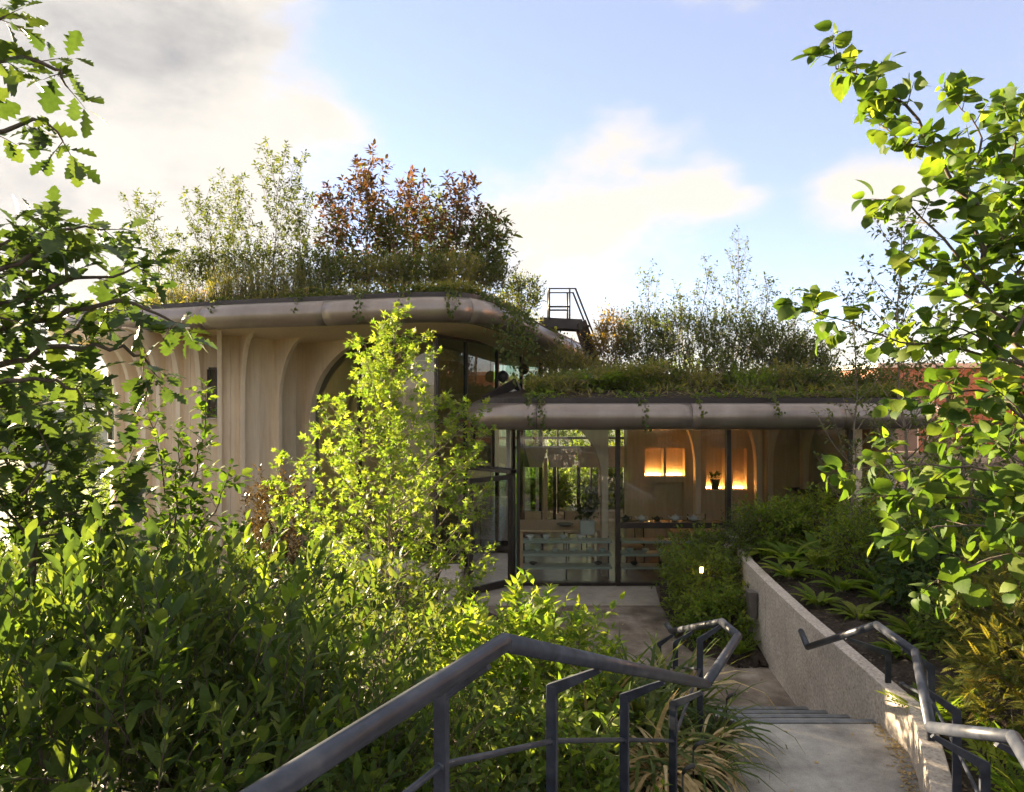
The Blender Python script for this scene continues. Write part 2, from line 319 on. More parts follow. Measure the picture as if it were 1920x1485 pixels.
def leaf_mesh_cache(tn, mat):
    key = ('leaf', tn, mat.name)
    if key not in MATS:
        me = bpy.data.meshes.new('leaf'); v, f = T[tn]; me.from_pydata([tuple(p) for p in v], [], f); me.materials.append(mat)
        me.polygons.foreach_set('use_smooth', [True]*len(f)); me.update(); MATS[key] = me
    return MATS[key]
def frames(d, nn):
    x = nrm(d); z = nn-x*(np.sum(nn*x, 1, keepdims=True)); z = nrm(z); return x, np.cross(z, x), z
def leaves(root, tn, mat, pos, d, nn, size, parts=0, rng=None, name='foliage', part='leaf', kind='stuff'):
    """leaves as one joined part, the `parts` that show largest as objects of their own"""
    org = np.array(root.location); x, y, z = frames(d, nn); size = np.asarray(size, float)
    pick = np.zeros(len(pos), bool)
    if parts:
        rel = pos-np.array((0, 0, ZC)); dep = np.maximum(rel[:,1], .1); u = CX+rel[:,0]/dep*F; vv = CY-rel[:,2]/dep*F
        inn = (u > -10) & (u < 1930) & (vv > -10) & (vv < 1495) & (rel[:,1] > .5)
        sc_ = np.where(inn, size/dep, 0); idx = np.argsort(-sc_)[:parts]; pick[idx[sc_[idx] > 0]] = True
        me = leaf_mesh_cache(tn, mat)
        for i in np.nonzero(pick)[0]:
            o = bpy.data.objects.new(part, me); COL.objects.link(o); o.parent = root
            m = np.eye(4); m[:3,0] = x[i]*size[i]; m[:3,1] = y[i]*size[i]; m[:3,2] = z[i]*size[i]; m[:3,3] = pos[i]-org
            o.matrix_local = Matrix(m.tolist())
    k = ~pick
    if k.sum() == 0: return None
    pos, x, y, z, size = pos[k]-org, x[k], y[k], z[k], size[k]
    V, Fc = T[tn]; nv = len(V); n = len(pos); rng = rng or np.random.default_rng(1)
    s = size[:,None,None]
    W = pos[:,None,:]+s*(V[None,:,0:1]*x[:,None,:]+V[None,:,1:2]*y[:,None,:]+V[None,:,2:3]*z[:,None,:])
    me = bpy.data.meshes.new(name); me.vertices.add(n*nv); me.vertices.foreach_set('co', W.reshape(-1).astype(np.float32))
    lt = np.array([len(f) for f in Fc]); li = np.concatenate([np.array(f) for f in Fc])
    loops = (li[None,:]+np.arange(n)[:,None]*nv).reshape(-1); tot = np.tile(lt, n); st = np.concatenate(([0], np.cumsum(tot)[:-1]))
    me.loops.add(len(loops)); me.loops.foreach_set('vertex_index', loops.astype(np.int32))
    me.polygons.add(len(tot)); me.polygons.foreach_set('loop_start', st.astype(np.int32)); me.polygons.foreach_set('loop_total', tot.astype(np.int32))
    me.polygons.foreach_set('use_smooth', np.ones(len(tot), bool))
    a = me.attributes.new('rnd', 'FLOAT', 'POINT'); a.data.foreach_set('value', np.repeat(rng.random(n), nv).astype(np.float32))
    me.materials.append(mat); me.update(calc_edges=True); o = link(name, me, root)
    if kind: o['kind'] = kind
    return o
def on_shoots(rng, p, d, Ln, K, size, spread=55, t0=.25, up=.25, opp=False, jit=.25, bend=-.06, tip=.75, flat=1.0):
    S = len(p); t = np.linspace(t0, 1, K)[None,:]+rng.normal(0, .02, (S, K)); Ln = np.broadcast_to(np.asarray(Ln, float), (S,)).reshape(S, 1)
    pos = p[:,None,:]+d[:,None,:]*(Ln*t)[...,None]; pos[...,2] += bend*Ln*t*t
    ref = np.where(np.abs(d[:,2:3]) > .9, np.array([[1.,0,0]]), np.array([[0,0,1.]])); a = nrm(np.cross(d, ref)); b = np.cross(d, a)
    k = np.arange(K)[None,:]
    ph = (rng.random((S,1))*6.28+(k//2)*1.57+(k % 2)*3.14) if opp else (rng.random((S,1))*6.28+k*2.4)
    ph = ph+rng.normal(0, jit, (S, K)); sp = R(spread)*(1-.5*np.clip(t, 0, 1)**3)*(1+rng.normal(0, .15, (S, K)))
    ld = np.cos(sp)[...,None]*d[:,None,:]+np.sin(sp)[...,None]*(np.cos(ph)[...,None]*a[:,None,:]+np.sin(ph)[...,None]*b[:,None,:])
    ld = nrm(ld+np.array((0,0,up))); nn = np.array((0,0,1.))*flat+rng.normal(0, jit, (S, K, 3))+.15*ld
    sz = size*(1-(1-tip)*np.clip(t, 0, 1)**2)*(1+rng.normal(0, .27, (S, K))); sz = np.clip(sz, size*.35, size*1.6)
    return pos.reshape(-1,3), ld.reshape(-1,3), nn.reshape(-1,3), sz.reshape(-1)
def stems(mb, p, d, Ln, r, bend=-.06, n=3):
    for i in range(len(p)):
        l_ = float(np.ravel(Ln)[i]) if np.size(Ln) > 1 else float(Ln)
        q = [p[i]+d[i]*l_*t+np.array((0,0,bend*l_*t*t)) for t in (0, .5, .95)]; mb.tube(q, (r, r*.75, r*.4), n, False)
def smooth(pts, n=4):
    pts = np.asarray(pts, float); m = len(pts); o = []
    e = np.vstack([2*pts[0]-pts[1], pts, 2*pts[-1]-pts[-2]])
    for i in range(m-1):
        a, b, c, d = e[i], e[i+1], e[i+2], e[i+3]
        for k in range(n):
            t = k/n; o.append(.5*((2*b)+(-a+c)*t+(2*a-5*b+4*c-d)*t*t+(-a+3*b-3*c+d)*t**3))
    o.append(pts[-1]); return np.array(o)
def along(pts, n, t0=0, t1=1, rng=None):
    pts = np.asarray(pts); sl = np.linalg.norm(np.diff(pts, axis=0), axis=1); cs = np.concatenate(([0], np.cumsum(sl)))
    t = np.linspace(t0, t1, n)
    if rng is not None: t = np.clip(t+rng.normal(0, .5*(t1-t0)/max(n, 1), n), 0, 1)
    s = t*cs[-1]; i = np.clip(np.searchsorted(cs, s)-1, 0, len(sl)-1); u = (s-cs[i])/np.maximum(sl[i], 1e-6)
    return pts[i]+(pts[i+1]-pts[i])*u[:,None], nrm(pts[i+1]-pts[i]), t

def limb_tree(name, label, cat, base, limbs, seed, leafT, leafM, size, per_m=9, slen=.3, K=7, parts=0, bark=BARK, spread=55, up=.2, side=.9, srise=.25, t0=.15, group=None,
              jit=.3, bend=-.1, tip=.8, opp=False, twig_r=.003, mat2=None, frac2=0, flat=1.0, zmix=None):
    """limbs: (polyline, r0, r1, leafy?) ; leafy shoots grow along every leafy limb"""
    rng = np.random.default_rng(seed); root = thing(name, label, cat, tuple(map(float, base)), group)
    mb = MB(); ps = []; ds = []; ls = []
    for lm in limbs:
        pts = smooth(lm[0], 4); n = len(pts); pts[1:-1] += rng.normal(0, .012*np.linalg.norm(pts[-1]-pts[0]), (n-2, 3))*.5
        mb.tube(pts, np.linspace(lm[1], lm[2], n), 6, True)
        if len(lm) > 3 and not lm[3]: continue
        ln = np.sum(np.linalg.norm(np.diff(pts, axis=0), axis=1)); k = max(3, int(ln*per_m))
        p, d, t = along(pts, k, t0 if len(lm) < 5 else lm[4], 1, rng)
        rd = rng.normal(0, 1, (k, 3)); rd -= d*np.sum(rd*d, 1, keepdims=True); rd = nrm(rd)
        dd = nrm(d*.6+rd*side+np.array((0,0,srise))); l2 = slen*(1.15-.55*t)*(1+rng.normal(0, .2, k))
        ps.append(np.vstack([p, pts[-1:]])); ds.append(np.vstack([dd, nrm(pts[-1:]-pts[-2:-1])])); ls.append(np.append(np.clip(l2, slen*.3, slen*2), slen*.6))
    p = np.vstack(ps); d = np.vstack(ds); l2 = np.concatenate(ls); stems(mb, p, d, l2, twig_r, bend)
    mb.build('trunk', bark, root)
    q = on_shoots(rng, p, d, l2, K, size, spread, .2, up, opp, jit, bend, tip, flat)
    if mat2 is not None:
        m = rng.random(len(q[0])) < (frac2 if zmix is None else np.clip((zmix[1]-q[0][:,2])/(zmix[1]-zmix[0]), .06, .94))
        leaves(root, leafT[0] if isinstance(leafT, tuple) else leafT, mat2, *[a[m] for a in q], 0, rng, 'turning_foliage'); q = [a[~m] for a in q]
    if isinstance(leafT, tuple):
        m = rng.random(len(q[0])) < .5
        leaves(root, leafT[0], leafM, *[a[m] for a in q], parts//2, rng); leaves(root, leafT[1], leafM, *[a[~m] for a in q], parts-parts//2, rng)
    else: leaves(root, leafT, leafM, *q, parts, rng)
    return root
def auto_limbs(rng, trunk, r0, nb, blen, ang=50, t0=.2, rise=.25, tip=.004, profile=None):
    pts = smooth(trunk, 4); out_ = [(trunk, r0, tip, True, .55)]
    p, d, t = along(pts, nb, t0, .97, rng)
    for i in range(nb):
        a = i*2.4+rng.random(); ln = blen*(profile(t[i]) if profile else (1.1-.75*t[i]))*(1+rng.normal(0, .15))
        hor = np.array((math.cos(a), math.sin(a), 0)); dr = nrm(d[i]*math.cos(R(ang))+hor*math.sin(R(ang)))
        e = p[i]+dr*ln; m = p[i]+dr*ln*.5+np.array((0,0,-.02*ln)); e = e+np.array((0,0,rise*ln))
        out_.append(([p[i], m, e], r0*.42*(1.1-.7*t[i]), tip*.7))
    return out_
def bush(name, label, cat, base, c, rad, seed, leafT, leafM, size, ns, slen=.35, K=8, parts=0, spread=55, up=.3, outw=.7, upw=.7, nstem=9, bark=TWIG, opp=False, tip=.75, shell=(.35, .95),
         zmin=None, group=None, jit=.3, mat2=None, frac2=0, flat=1.0, twig_r=.0035, bend=-.06):
    rng = np.random.default_rng(seed); base = np.array(base, float); c = np.array(c, float); rad = np.array(rad, float)
    root = thing(name, label, cat, tuple(base), group); mb = MB()
    u = nrm(rng.normal(0, 1, (ns, 3))); rr = shell[0]+(shell[1]-shell[0])*rng.random((ns, 1))**.6
    lump = 1+.16*np.sin(u[:,:1]*5+seed)+.16*np.sin(u[:,1:2]*6+2*seed)+.10*np.sin(u[:,2:]*8+seed)
    p = c+u*rad*rr*lump; zm = base[2]+.08 if zmin is None else zmin
    keep = p[:,2] > zm; p, u = p[keep], u[keep]; d = nrm(u*outw+np.array((0,0,upw))+rng.normal(0, .28, u.shape)); ln = slen*(1+rng.normal(0, .25, len(p))); ln = np.clip(ln, slen*.4, slen*1.7)
    for i in range(nstem):
        j = rng.integers(len(p)); e = p[j]; b0 = base+np.array((rng.normal(0, rad[0]*.12), rng.normal(0, rad[1]*.12), -.05))
        mb.tube(smooth([b0, (b0+e)/2+np.array((0,0,.12*np.linalg.norm(e-b0))), e], 3), np.linspace(.012, .004, 7)*max(1, rad.max()), 5, False)
    stems(mb, p, d, ln, twig_r, bend); mb.build('stem', bark, root)['kind'] = 'stuff'
    q = on_shoots(rng, p, d, ln, K, size, spread, .15, up, opp, jit, bend, tip, flat)
    if mat2 is not None:
        m = rng.random(len(q[0])) < frac2
        leaves(root, leafT[0] if isinstance(leafT, tuple) else leafT, mat2, *[a[m] for a in q], 0, rng, 'turning_foliage'); q = [a[~m] for a in q]
    leaves(root, leafT, leafM, *q, parts, rng)
    return root
def clump(name, label, cat, base, seed, tmpl, mat, n, ln, rad=.1, lean=.45, parts=0, group=None, up=1.0, part='leaf', mat2=None, frac2=0):
    """strap or grass leaves rising from one crown"""
    rng = np.random.default_rng(seed); base = np.array(base, float); root = thing(name, label, cat, tuple(base), group)
    a = rng.random(n)*6.283; h = np.stack([np.cos(a), np.sin(a), 0*a], 1); p = base+h*rad*np.sqrt(rng.random((n,1))); ll = ln*(.55+.55*rng.random(n))
    d = nrm(h*lean*(.3+rng.random((n,1)))*1.3+np.array((0,0,up))); nn = -h+np.array((0,0,.6))+rng.normal(0, .2, (n,3))
    nn = h*-.2+np.array((0,0,1.))+rng.normal(0, .2, (n,3)); which = rng.integers(len(tmpl), size=n); m2 = rng.random(n) < frac2
    # bending is away from the crown: top side faces the crown's axis
    nn = np.array((0,0,.35))-h+rng.normal(0, .12, (n,3))
    for i, tn in enumerate(tmpl):
        k = (which == i) & ~m2
        if k.any(): leaves(root, tn, mat, p[k], d[k], nn[k], ll[k], int(round(parts/len(tmpl))), rng, 'foliage', part)
        k = (which == i) & m2
        if mat2 is not None and k.any(): leaves(root, tn, mat2, p[k], d[k], nn[k], ll[k], int(round(parts*frac2/len(tmpl))), rng, 'dry_foliage', part)
    return root
def copy_tree(o, loc, rz=0, s=1, label=None):
    c = o.copy(); COL.objects.link(c); c.location = loc; c.rotation_euler = (0, 0, rz); c.scale = (s, s, s)
    if label: c['label'] = label
    for ch in list(o.children):
        k = ch.copy(); COL.objects.link(k); k.parent = c
    return c
def sweep(path, prof, tang=None):
    """path (n,3) in plan order, prof [(outward, up)]; outward is to the right of travel"""
    path = np.asarray(path, float); n = len(path); t = np.gradient(path[:,:2], axis=0) if tang is None else np.asarray(tang)[:,:2]; t = t/np.linalg.norm(t, axis=1)[:,None]
    o = np.stack([-t[:,1], t[:,0], 0*t[:,0]], 1)*-1; v = []
    for i in range(n):
        for a, b in prof: v.append(path[i]+o[i]*a+np.array((0,0,b)))
    m = len(prof); f = [(i*m+j, (i+1)*m+j, (i+1)*m+(j+1)%m, i*m+(j+1)%m) for i in range(n-1) for j in range(m)]
    f += [tuple(range(m)), tuple((n-1)*m+j for j in range(m))[::-1]]
    return v, f
def wall_holes(mb, x0, x1, z0, z1, holes, y0, y1):
    xs = sorted({x0, x1, *[h[0] for h in holes], *[h[1] for h in holes]}); zs = sorted({z0, z1, *[h[2] for h in holes], *[h[3] for h in holes]})
    for a, b in zip(xs, xs[1:]):
        run = None
        for c, d in zip(zs, zs[1:]):
            inside = any(h[0] <= (a+b)/2 <= h[1] and h[2] <= (c+d)/2 <= h[3] for h in holes)
            if inside:
                if run: mb.box(a, b, y0, y1, *run); run = None
            else: run = (run[0], d) if run else (c, d)
        if run: mb.box(a, b, y0, y1, *run)

# ------------------------------------------------------------------ ground
def ground_h(x, y):
    d = np.hypot(x+2, y-8); h = np.full_like(d, -.14)
    left = np.clip((-x-9)/40, 0, 1)*np.clip((y+10)/20, 0, 1); h = h-5.0*left
    h = h-2.0*np.clip((d-30)/80, 0, 1)
    far = np.clip((d-220)/500, 0, 1); h = h+far*(15+5*np.sin(x*.006+1)+3*np.sin(x*.017+y*.004))*np.clip((-x+200)/400, .15, 1)
    return h
g = np.concatenate([-np.geomspace(20, 2500, 34)[::-1], np.linspace(-19, 19, 40), np.geomspace(20, 2500, 34)])
gx, gy = np.meshgrid(g-0, g+8); gz = ground_h(gx, gy); n_ = len(g)
mb = MB(); mb.add(np.stack([gx, gy, gz], -1).reshape(-1, 3), [(j*n_+i, j*n_+i+1, (j+1)*n_+i+1, (j+1)*n_+i) for j in range(n_-1) for i in range(n_-1)], True)
tag(mb.build('ground', GRASSG), kind='structure')
def interp(x, pts): return np.interp(x, [p[0] for p in pts], [p[1] for p in pts])
XB = [(-5,-.75),(1.2,-.75),(2.1,-.12),(4.0,1.22),(4.6,1.42),(5.5,1.80),(7.3,1.78),(8.3,1.35),(9.4,.55),(10.6,-.35),(12.2,-.75)]
ZB = [(-5,1.62),(2,1.58),(4,.84),(5.4,.70),(7.0,.15),(8.5,.04),(14,.0)]
XW = [(-5,2.3),(3.3,2.2),(3.98,2.52),(4.71,2.87),(5.05,3.0),(7.3,3.12),(9.6,3.33),(11.0,3.63),(11.9,3.74)]
def bed(name, ys, xl, xr, hf, mat, nx=44, seed=0):
    rng = np.random.default_rng(seed); mb = MB(); v = []
    for y in ys:
        a, b = xl(y), xr(y)
        for u in np.linspace(0, 1, nx):
            x = a+(b-a)*u**1.0; v.append((x, y, hf(x, y)+(rng.normal(0, .022) if 0 < u < 1 else 0)))
    ny = len(ys); mb.add(v, [(j*nx+i, j*nx+i+1, (j+1)*nx+i+1, (j+1)*nx+i) for j in range(ny-1) for i in range(nx-1)], True)
    return tag(mb.build(name, mat), kind='structure')
bed('planting_bank', np.linspace(-5, 12.2, 70), lambda y: -13, lambda y: interp(y, XB), lambda x, y: interp(y, ZB)-.5*np.clip((-x-4)/8, 0, 1)*interp(y, ZB)+.06*math.sin(x*1.7+y), SOIL, 60, 1)
def rb(x, y): return .90+.10*np.clip(x-3.1, 0, 6)+.5*np.clip((4.4-y)/2.5, 0, 1)+.05*math.sin(2.1*x+1.3*y)*min(1, max(0, (x-interp(y, XW))/.5))
bed('planting_bed', np.linspace(-5, 11.93, 72), lambda y: interp(y, XW)+.06, lambda y: 17, rb, SOIL, 64, 2)
bed('planting_bed', np.linspace(11.93, 22, 30), lambda y: 6.2, lambda y: 17, rb, SOIL, 40, 4)
bed('path_side_bed', np.linspace(8.35, 11.85, 14), lambda y: interp(y, [(8.35,2.75),(8.9,2.32),(9.4,2.22),(10.9,2.36),(11.85,2.56)]), lambda y: interp(y, XW)-.055, lambda x, y: .05+.04*math.sin(x*4+y*3), SOIL, 16, 3)
# path, threshold slab, landings
ys = np.linspace(6.7, 12.0, 24)
mb = MB(); mb.prism([(interp(y, XW)-.07, y) for y in ys][:-1]+[(3.6,11.95),(-.9,11.95)]+[(interp(y, XB)-.35, y) for y in ys[::-1]], -.25, .0)
tag(mb.build('path', PATHM), kind='structure')
mb = MB(); mb.prism([(-.75,11.92),(-.55,10.85),(2.36,10.85),(2.50,11.92)], -.2, .012)
tag(mb.build('threshold_slab', PALE, None, .004), kind='structure')
mb = MB(); mb.prism([(1.20,3.95),(2.34,3.70),(2.47,4.0),(2.82,4.72),(2.955,5.07),(3.02,5.5),(1.80,5.5),(1.42,4.6)], .40, .69)
tag(mb.build('landing', SLAB, None, .004), kind='structure')
mb = MB(); mb.prism([(-.7,-4),(2.25,-4),(2.2,2.35),(1.9,2.5),(-.1,2.08),(-.7,1.2)], 1.2, 1.66)
tag(mb.build('upper_landing', SLAB), kind='structure')

# ------------------------------------------------------------------ stairs
st = thing('lower_stair', 'short flight of concrete steps with dark metal nosings below the landing', 'stairs', (2.4, 5.5, 0))
for k in range(4):
    y = 5.5+.45*k; z = .69-.17*k; xr = interp(y, XW)-.075; xl = 1.80
    nz = MB(); nz.box(xl+.005*k, xr-.01*k-.01, y+.003, y+.06, z-.05, z+.009); nz.build('nosing', GALV, st, .003)
    if k < 3: s_ = MB(); s_.box(xl, xr, y+.062, y+.45, -.1, z-.17); s_.build('step', SLAB, st)
st = thing('upper_stair', 'flight of concrete steps leading down from the upper landing', 'stairs', (1.1, 3, .6))
A0, A1, B0, B1 = np.array((-.1,2.09)), np.array((1.20,3.94)), np.array((1.9,2.51)), np.array((2.33,3.69))
for k in range(5):
    a, b = k/5, (k+1)/5; q = [A0+(A1-A0)*a, B0+(B1-B0)*a, B0+(B1-B0)*b, A0+(A1-A0)*b]
    s_ = MB(); s_.prism(q, .5, 1.66-.16*(k+1)); s_.build('step', SLAB, st)
# ------------------------------------------------------------------ retaining wall
wl = [(y, interp(y, XW)) for y in (3.3, 3.85, 4.25, 5.0)]
WPTS = np.array([(2.2,3.32),(2.52,3.98),(2.87,4.71),(3.0,5.05),(3.06,6.2),(3.12,7.3),(3.22,8.5),(3.33,9.6),(3.63,11.0),(3.74,11.85)])
rw = thing('retaining_wall', 'long pale exposed aggregate concrete wall holding back the planted bed', 'wall', (3.1, 7.4, 0))
def wall_seg(i0, i1, gap=.006):
    pts = WPTS[i0:i1+1].copy(); t = np.gradient(pts, axis=0); t /= np.linalg.norm(t, axis=1)[:,None]; o = np.stack([t[:,1], -t[:,0]], 1)
    pts[0] += t[0]*gap; pts[-1] -= t[-1]*gap
    L_ = pts-o*.065; R_ = pts+o*.065; mb = MB(); n = len(pts); zt = 1.02
    mb.prism([tuple(p) for p in L_]+[tuple(p) for p in R_[::-1]], -.2, zt); return mb
for a, b in ((0, 6), (6, 9)): wall_seg(a, b).build('wall_panel', CONC, rw, .008)

# ------------------------------------------------------------------ railings
def railing(name, label, rail, posts, out, rodz, rod=None, r=.028, foot=None):
    rt = thing(name, label, 'railing', tuple(rail[0]*np.array((1,1,0))+np.array((0,0,1.0))))
    mb = MB(); pts = np.array(rail)
    for a, b in zip(pts, pts[1:]): mb.tube([a, b], r, 16, True)
    for p in pts[1:-1]: mb.lathe(p-np.array((0,0,0)), [(r*.02,-r*.99),(r*.5,-r*.86),(r*.86,-r*.5),(r*.99,0),(r*.86,r*.5),(r*.5,r*.86),(r*.02,r*.99)], 16)
    mb.build('handrail', STEEL, rt)
    pp = []
    for q, off, zb in posts:
        q = np.array(q); top = q+np.array((off[0], off[1], -.15)); e = nrm(np.array((off[0], off[1], 0)))
        mb = MB(); mb.bar(top+np.array((0,0,.012)), np.array((top[0], top[1], zb)), .045, .022, up=np.array((-e[1], e[0], 0))); mb.build('post', STEEL, rt, .003)
        mb = MB(); a = top-e*.012+np.array((0,0,-.012)); b = q+np.array((0,0,-r-.004))
        sd_ = np.cross(e, (0,0,1.)); v = []
        for s_ in (-.010, .010): v += [top+e*.02+sd_*s_+np.array((0,0,-.045)), top+e*.02+sd_*s_+np.array((0,0,.014)), q+sd_*s_+np.array((0,0,-r*.8)), q-e*.015+sd_*s_+np.array((0,0,-r-.012))]
        mb.add(v, [(0,1,2,3),(7,6,5,4),(0,4,5,1),(1,5,6,2),(2,6,7,3),(3,7,4,0)]); mb.build('bracket', STEEL, rt, .002)
        pp.append(top)
    if rod is not None:
        mb = MB(); mb.tube(np.array(rod), .0105, 10, True); mb.build('lower_rod', STEEL, rt)
        for t_ in pp:
            mb = MB(); k = np.argmin(np.linalg.norm(np.array(rod)[:,:2]-t_[:2], axis=1)); mb.lathe(np.array(rod)[k]-np.array((0,0,.012)), [(.012,0),(.019,.004),(.019,.02),(.012,.024)], 10)
            mb.build('rod_collar', STEEL, rt)
    return rt
lr = [np.array(p) for p in ((-.86,.55,2.59),(-.024,2.05,2.59),(1.11,3.90,1.685),(1.55,4.68,1.685),(1.53,4.97,1.685),(1.60,6.85,.97),(1.60,7.05,.97))]
lp = [((-.075,1.96,2.59),(-.135,.075),1.2),((.33,2.62,2.313),(-.17,.105),.9),((.72,3.27,1.993),(-.165,.10),.6),((1.06,3.83,1.70),(-.13,.11),.4),((1.525,5.0,1.68),(-.14,.03),.3),((1.56,5.9,1.33),(-.14,.03),.0),((1.59,6.7,1.03),(-.14,.03),.0)]
rod = [(-.95,.75,2.23)]+[(q[0]+o_[0], q[1]+o_[1], q[2]-.36) for q, o_, z in lp]
railing('handrail_railing', 'dark steel tube handrail with flat angled posts, nearest, on the left of the steps', lr, lp, -1, .36, rod)
rr_ = [np.array(p) for p in ((2.90,6.85,.97),(2.78,6.42,.97),(2.66,4.98,1.66),(2.63,4.45,1.66),(2.11,3.44,1.66),(2.02,2.75,1.955),(1.80,2.3,2.0),(1.75,1.6,2.35))]
rp = [((2.70,5.5,1.41),(.33,.0),1.0),((2.64,4.6,1.66),(.17,-.02),.8),((2.40,4.0,1.66),(.16,-.07),.8),((2.10,3.40,1.67),(.22,-.05),.8),((2.03,2.85,1.91),(.24,0),.8)]
rod = [(2.86,5.0,1.22)]+[(q[0]+o_[0], q[1]+o_[1], q[2]-.36) for q, o_, z in rp[1:]]
railing('handrail_railing', 'weathered steel handrail on the right, bent round above the end of the concrete wall', rr_, rp, 1, .36, rod)
# hooked ground spikes and metal edging by the landing, wall light box, path lamp
for i, (px, py, Y, lab) in enumerate(((1362,1310,5.2,'thin black hooked stake lamp at the top of the steps'),(1300,1440,4.3,'thin black hooked stake lamp among the straw coloured leaves'),(1280,1480,3.9,'thin black hooked stake lamp nearest, under the handrail'))):
    b_ = P(px, py, Y); zb = float(interp(Y, ZB)); t_ = thing('stake_lamp', lab, 'lamp', (b_[0], b_[1], zb), 'hooked stake lamps by the landing')
    mb = MB(); mb.tube([(b_[0],b_[1],zb-.05),(b_[0],b_[1],zb+.30)], .006, 6); mb.build('stake', BLACK, t_)
    mb = MB(); mb.tube([(b_[0],b_[1],zb+.295),(b_[0]+.02,b_[1],zb+.325),(b_[0]+.07,b_[1],zb+.345)], (.010,.012,.013), 8); mb.build('lamp_head', BLACK, t_)
mb = MB(); mb.bar((1.375,4.45,.70),(1.775,5.46,.70), .02, .07); tag(mb.build('edging_strip', STEEL, None, .003), 'narrow dark metal edging strip along the left side of the landing', 'edging')
wb = thing('wall_light', 'small dark grey wall light box fixed to the retaining wall', 'light', (3.17, 8.9, .45))
c_ = np.array((3.19, 8.9, .62)); mb = MB(); mb.add([c_+np.array(p) for p in ((-.02,-.07,-.17),(-.09,-.065,-.17),(-.09,.065,-.17),(-.02,.07,-.17),(-.02,-.09,.17),(-.13,-.08,.17),(-.13,.08,.17),(-.02,.09,.17))],
    [(0,1,2,3)[::-1],(4,5,6,7),(0,1,5,4),(1,2,6,5),(2,3,7,6),(3,0,4,7)]); mb.build('housing', surf('lamp_box', [(.3,(.10,.085,.08)),(.7,(.16,.14,.13))], 6, rough=.5), wb, .006)
mb = MB(); mb.box(3.07, 3.15, 8.85, 8.95, .435, .449); mb.build('lens', surf('lens', [(.3,(.5,.5,.45)),(.7,(.6,.6,.55))], 6, rough=.3), wb)
pl = P(1315, 1066, 10.1); pt = thing('path_lamp', 'small lit garden lamp glowing among the feathery shrubs by the wall', 'lamp', (pl[0], pl[1], .05))
mb = MB(); mb.tube([(pl[0],pl[1],0),(pl[0],pl[1],pl[2]-.06)], .015, 8); mb.build('post', BLACK, pt)
mb = MB(); mb.lathe((pl[0],pl[1],pl[2]-.06), [(.02,0),(.026,.01),(.026,.08),(.02,.09)], 12); mb.build('lamp_glass', PATHLAMP, pt)
mb = MB(); mb.lathe((pl[0],pl[1],pl[2]+.032), [(.036,0),(.036,.010),(.012,.02)], 12); mb.build('lamp_cap', BLACK, pt)

# ================================================================== the building
bd = thing('garden_pavilion', 'timber and glass pavilion with planted roofs edged by bronze tubes', 'building', (-1, 14, 0))
def closed_smooth(pts, n=5):
    pts = np.asarray(pts, float); m = len(pts); o = []
    for i in range(m):
        a, b, c, d = pts[i-1], pts[i], pts[(i+1) % m], pts[(i+2) % m]
        for k in range(n):
            t = k/n; o.append(.5*((2*b)+(-a+c)*t+(2*a-5*b+4*c-d)*t*t+(-a+3*b-3*c+d)*t**3))
    return np.array(o)
def offset_loop(path, d):
    t = np.roll(path, -1, 0)-np.roll(path, 1, 0); t = t[:,:2]/np.linalg.norm(t[:,:2], axis=1)[:,None]
    q = path.copy(); q[:,0] += t[:,1]*d; q[:,1] -= t[:,0]*d; return q
RT = .215
circ = [(RT*math.cos(a), RT*math.sin(a)) for a in np.linspace(0, 2*math.pi, 20, endpoint=False)][::-1]
def roof(path, parent, seams=2.4, mound=.45):
    rf = link('roof', None, parent); rf.location = (0,0,0)
    loop = path; seg = np.linalg.norm(np.roll(loop, -1, 0)-loop, axis=1); cs = np.concatenate(([0], np.cumsum(seg))); tot = cs[-1]; k = int(tot/seams)
    ext = np.vstack([loop, loop[:1]])
    def at(s):
        i = min(np.searchsorted(cs, s, 'right')-1, len(seg)-1); u = (s-cs[i])/seg[i]; return ext[i]+(ext[i+1]-ext[i])*u
    for j in range(k):
        a, b = tot*j/k+.003, tot*(j+1)/k-.003; pts = [at(s) for s in np.linspace(a, b, 14)]
        tg = [at((s+.12) % tot)-at((s-.12) % tot) for s in np.linspace(a, b, 14)]; mb = MB(); v, f = sweep(pts, circ, tg); mb.add(v, f, True); mb.sm[-1] = mb.sm[-2] = False; mb.build('edge_panel', TUBEM, rf, origin=parent.location)
    core = MB(); v, f = sweep(ext, [(.0+RT*.93*math.cos(a), RT*.93*math.sin(a)) for a in np.linspace(2*math.pi, 0, 14, endpoint=False)]); core.add(v, f, True); core.build('edge_core', FLASH, rf, origin=parent.location)
    fl = MB(); v, f = sweep(ext, [(-.16,.13),(-.16,.30),(-.03,.30),(-.03,.13)]); fl.add(v, f); fl.build('flashing', FLASH, rf, origin=parent.location)
    dk = offset_loop(loop, -.17); mb = MB(); n = len(dk); ctr = dk.mean(0)
    mb.add(list(dk+np.array((0,0,.27)))+[ctr+np.array((0,0,mound))], [(i, (i+1) % n, n) for i in range(n)], True); mb.build('deck', SOIL, rf, origin=parent.location)
    so_ = MB(); sk = offset_loop(loop, -.10); so_.add(list(sk+np.array((0,0,-.205)))+[sk.mean(0)+np.array((0,0,-.205))], [((i+1) % n, i, n) for i in range(n)], False)
    so_.build('soffit', TIMBER, rf, origin=parent.location)
    return rf
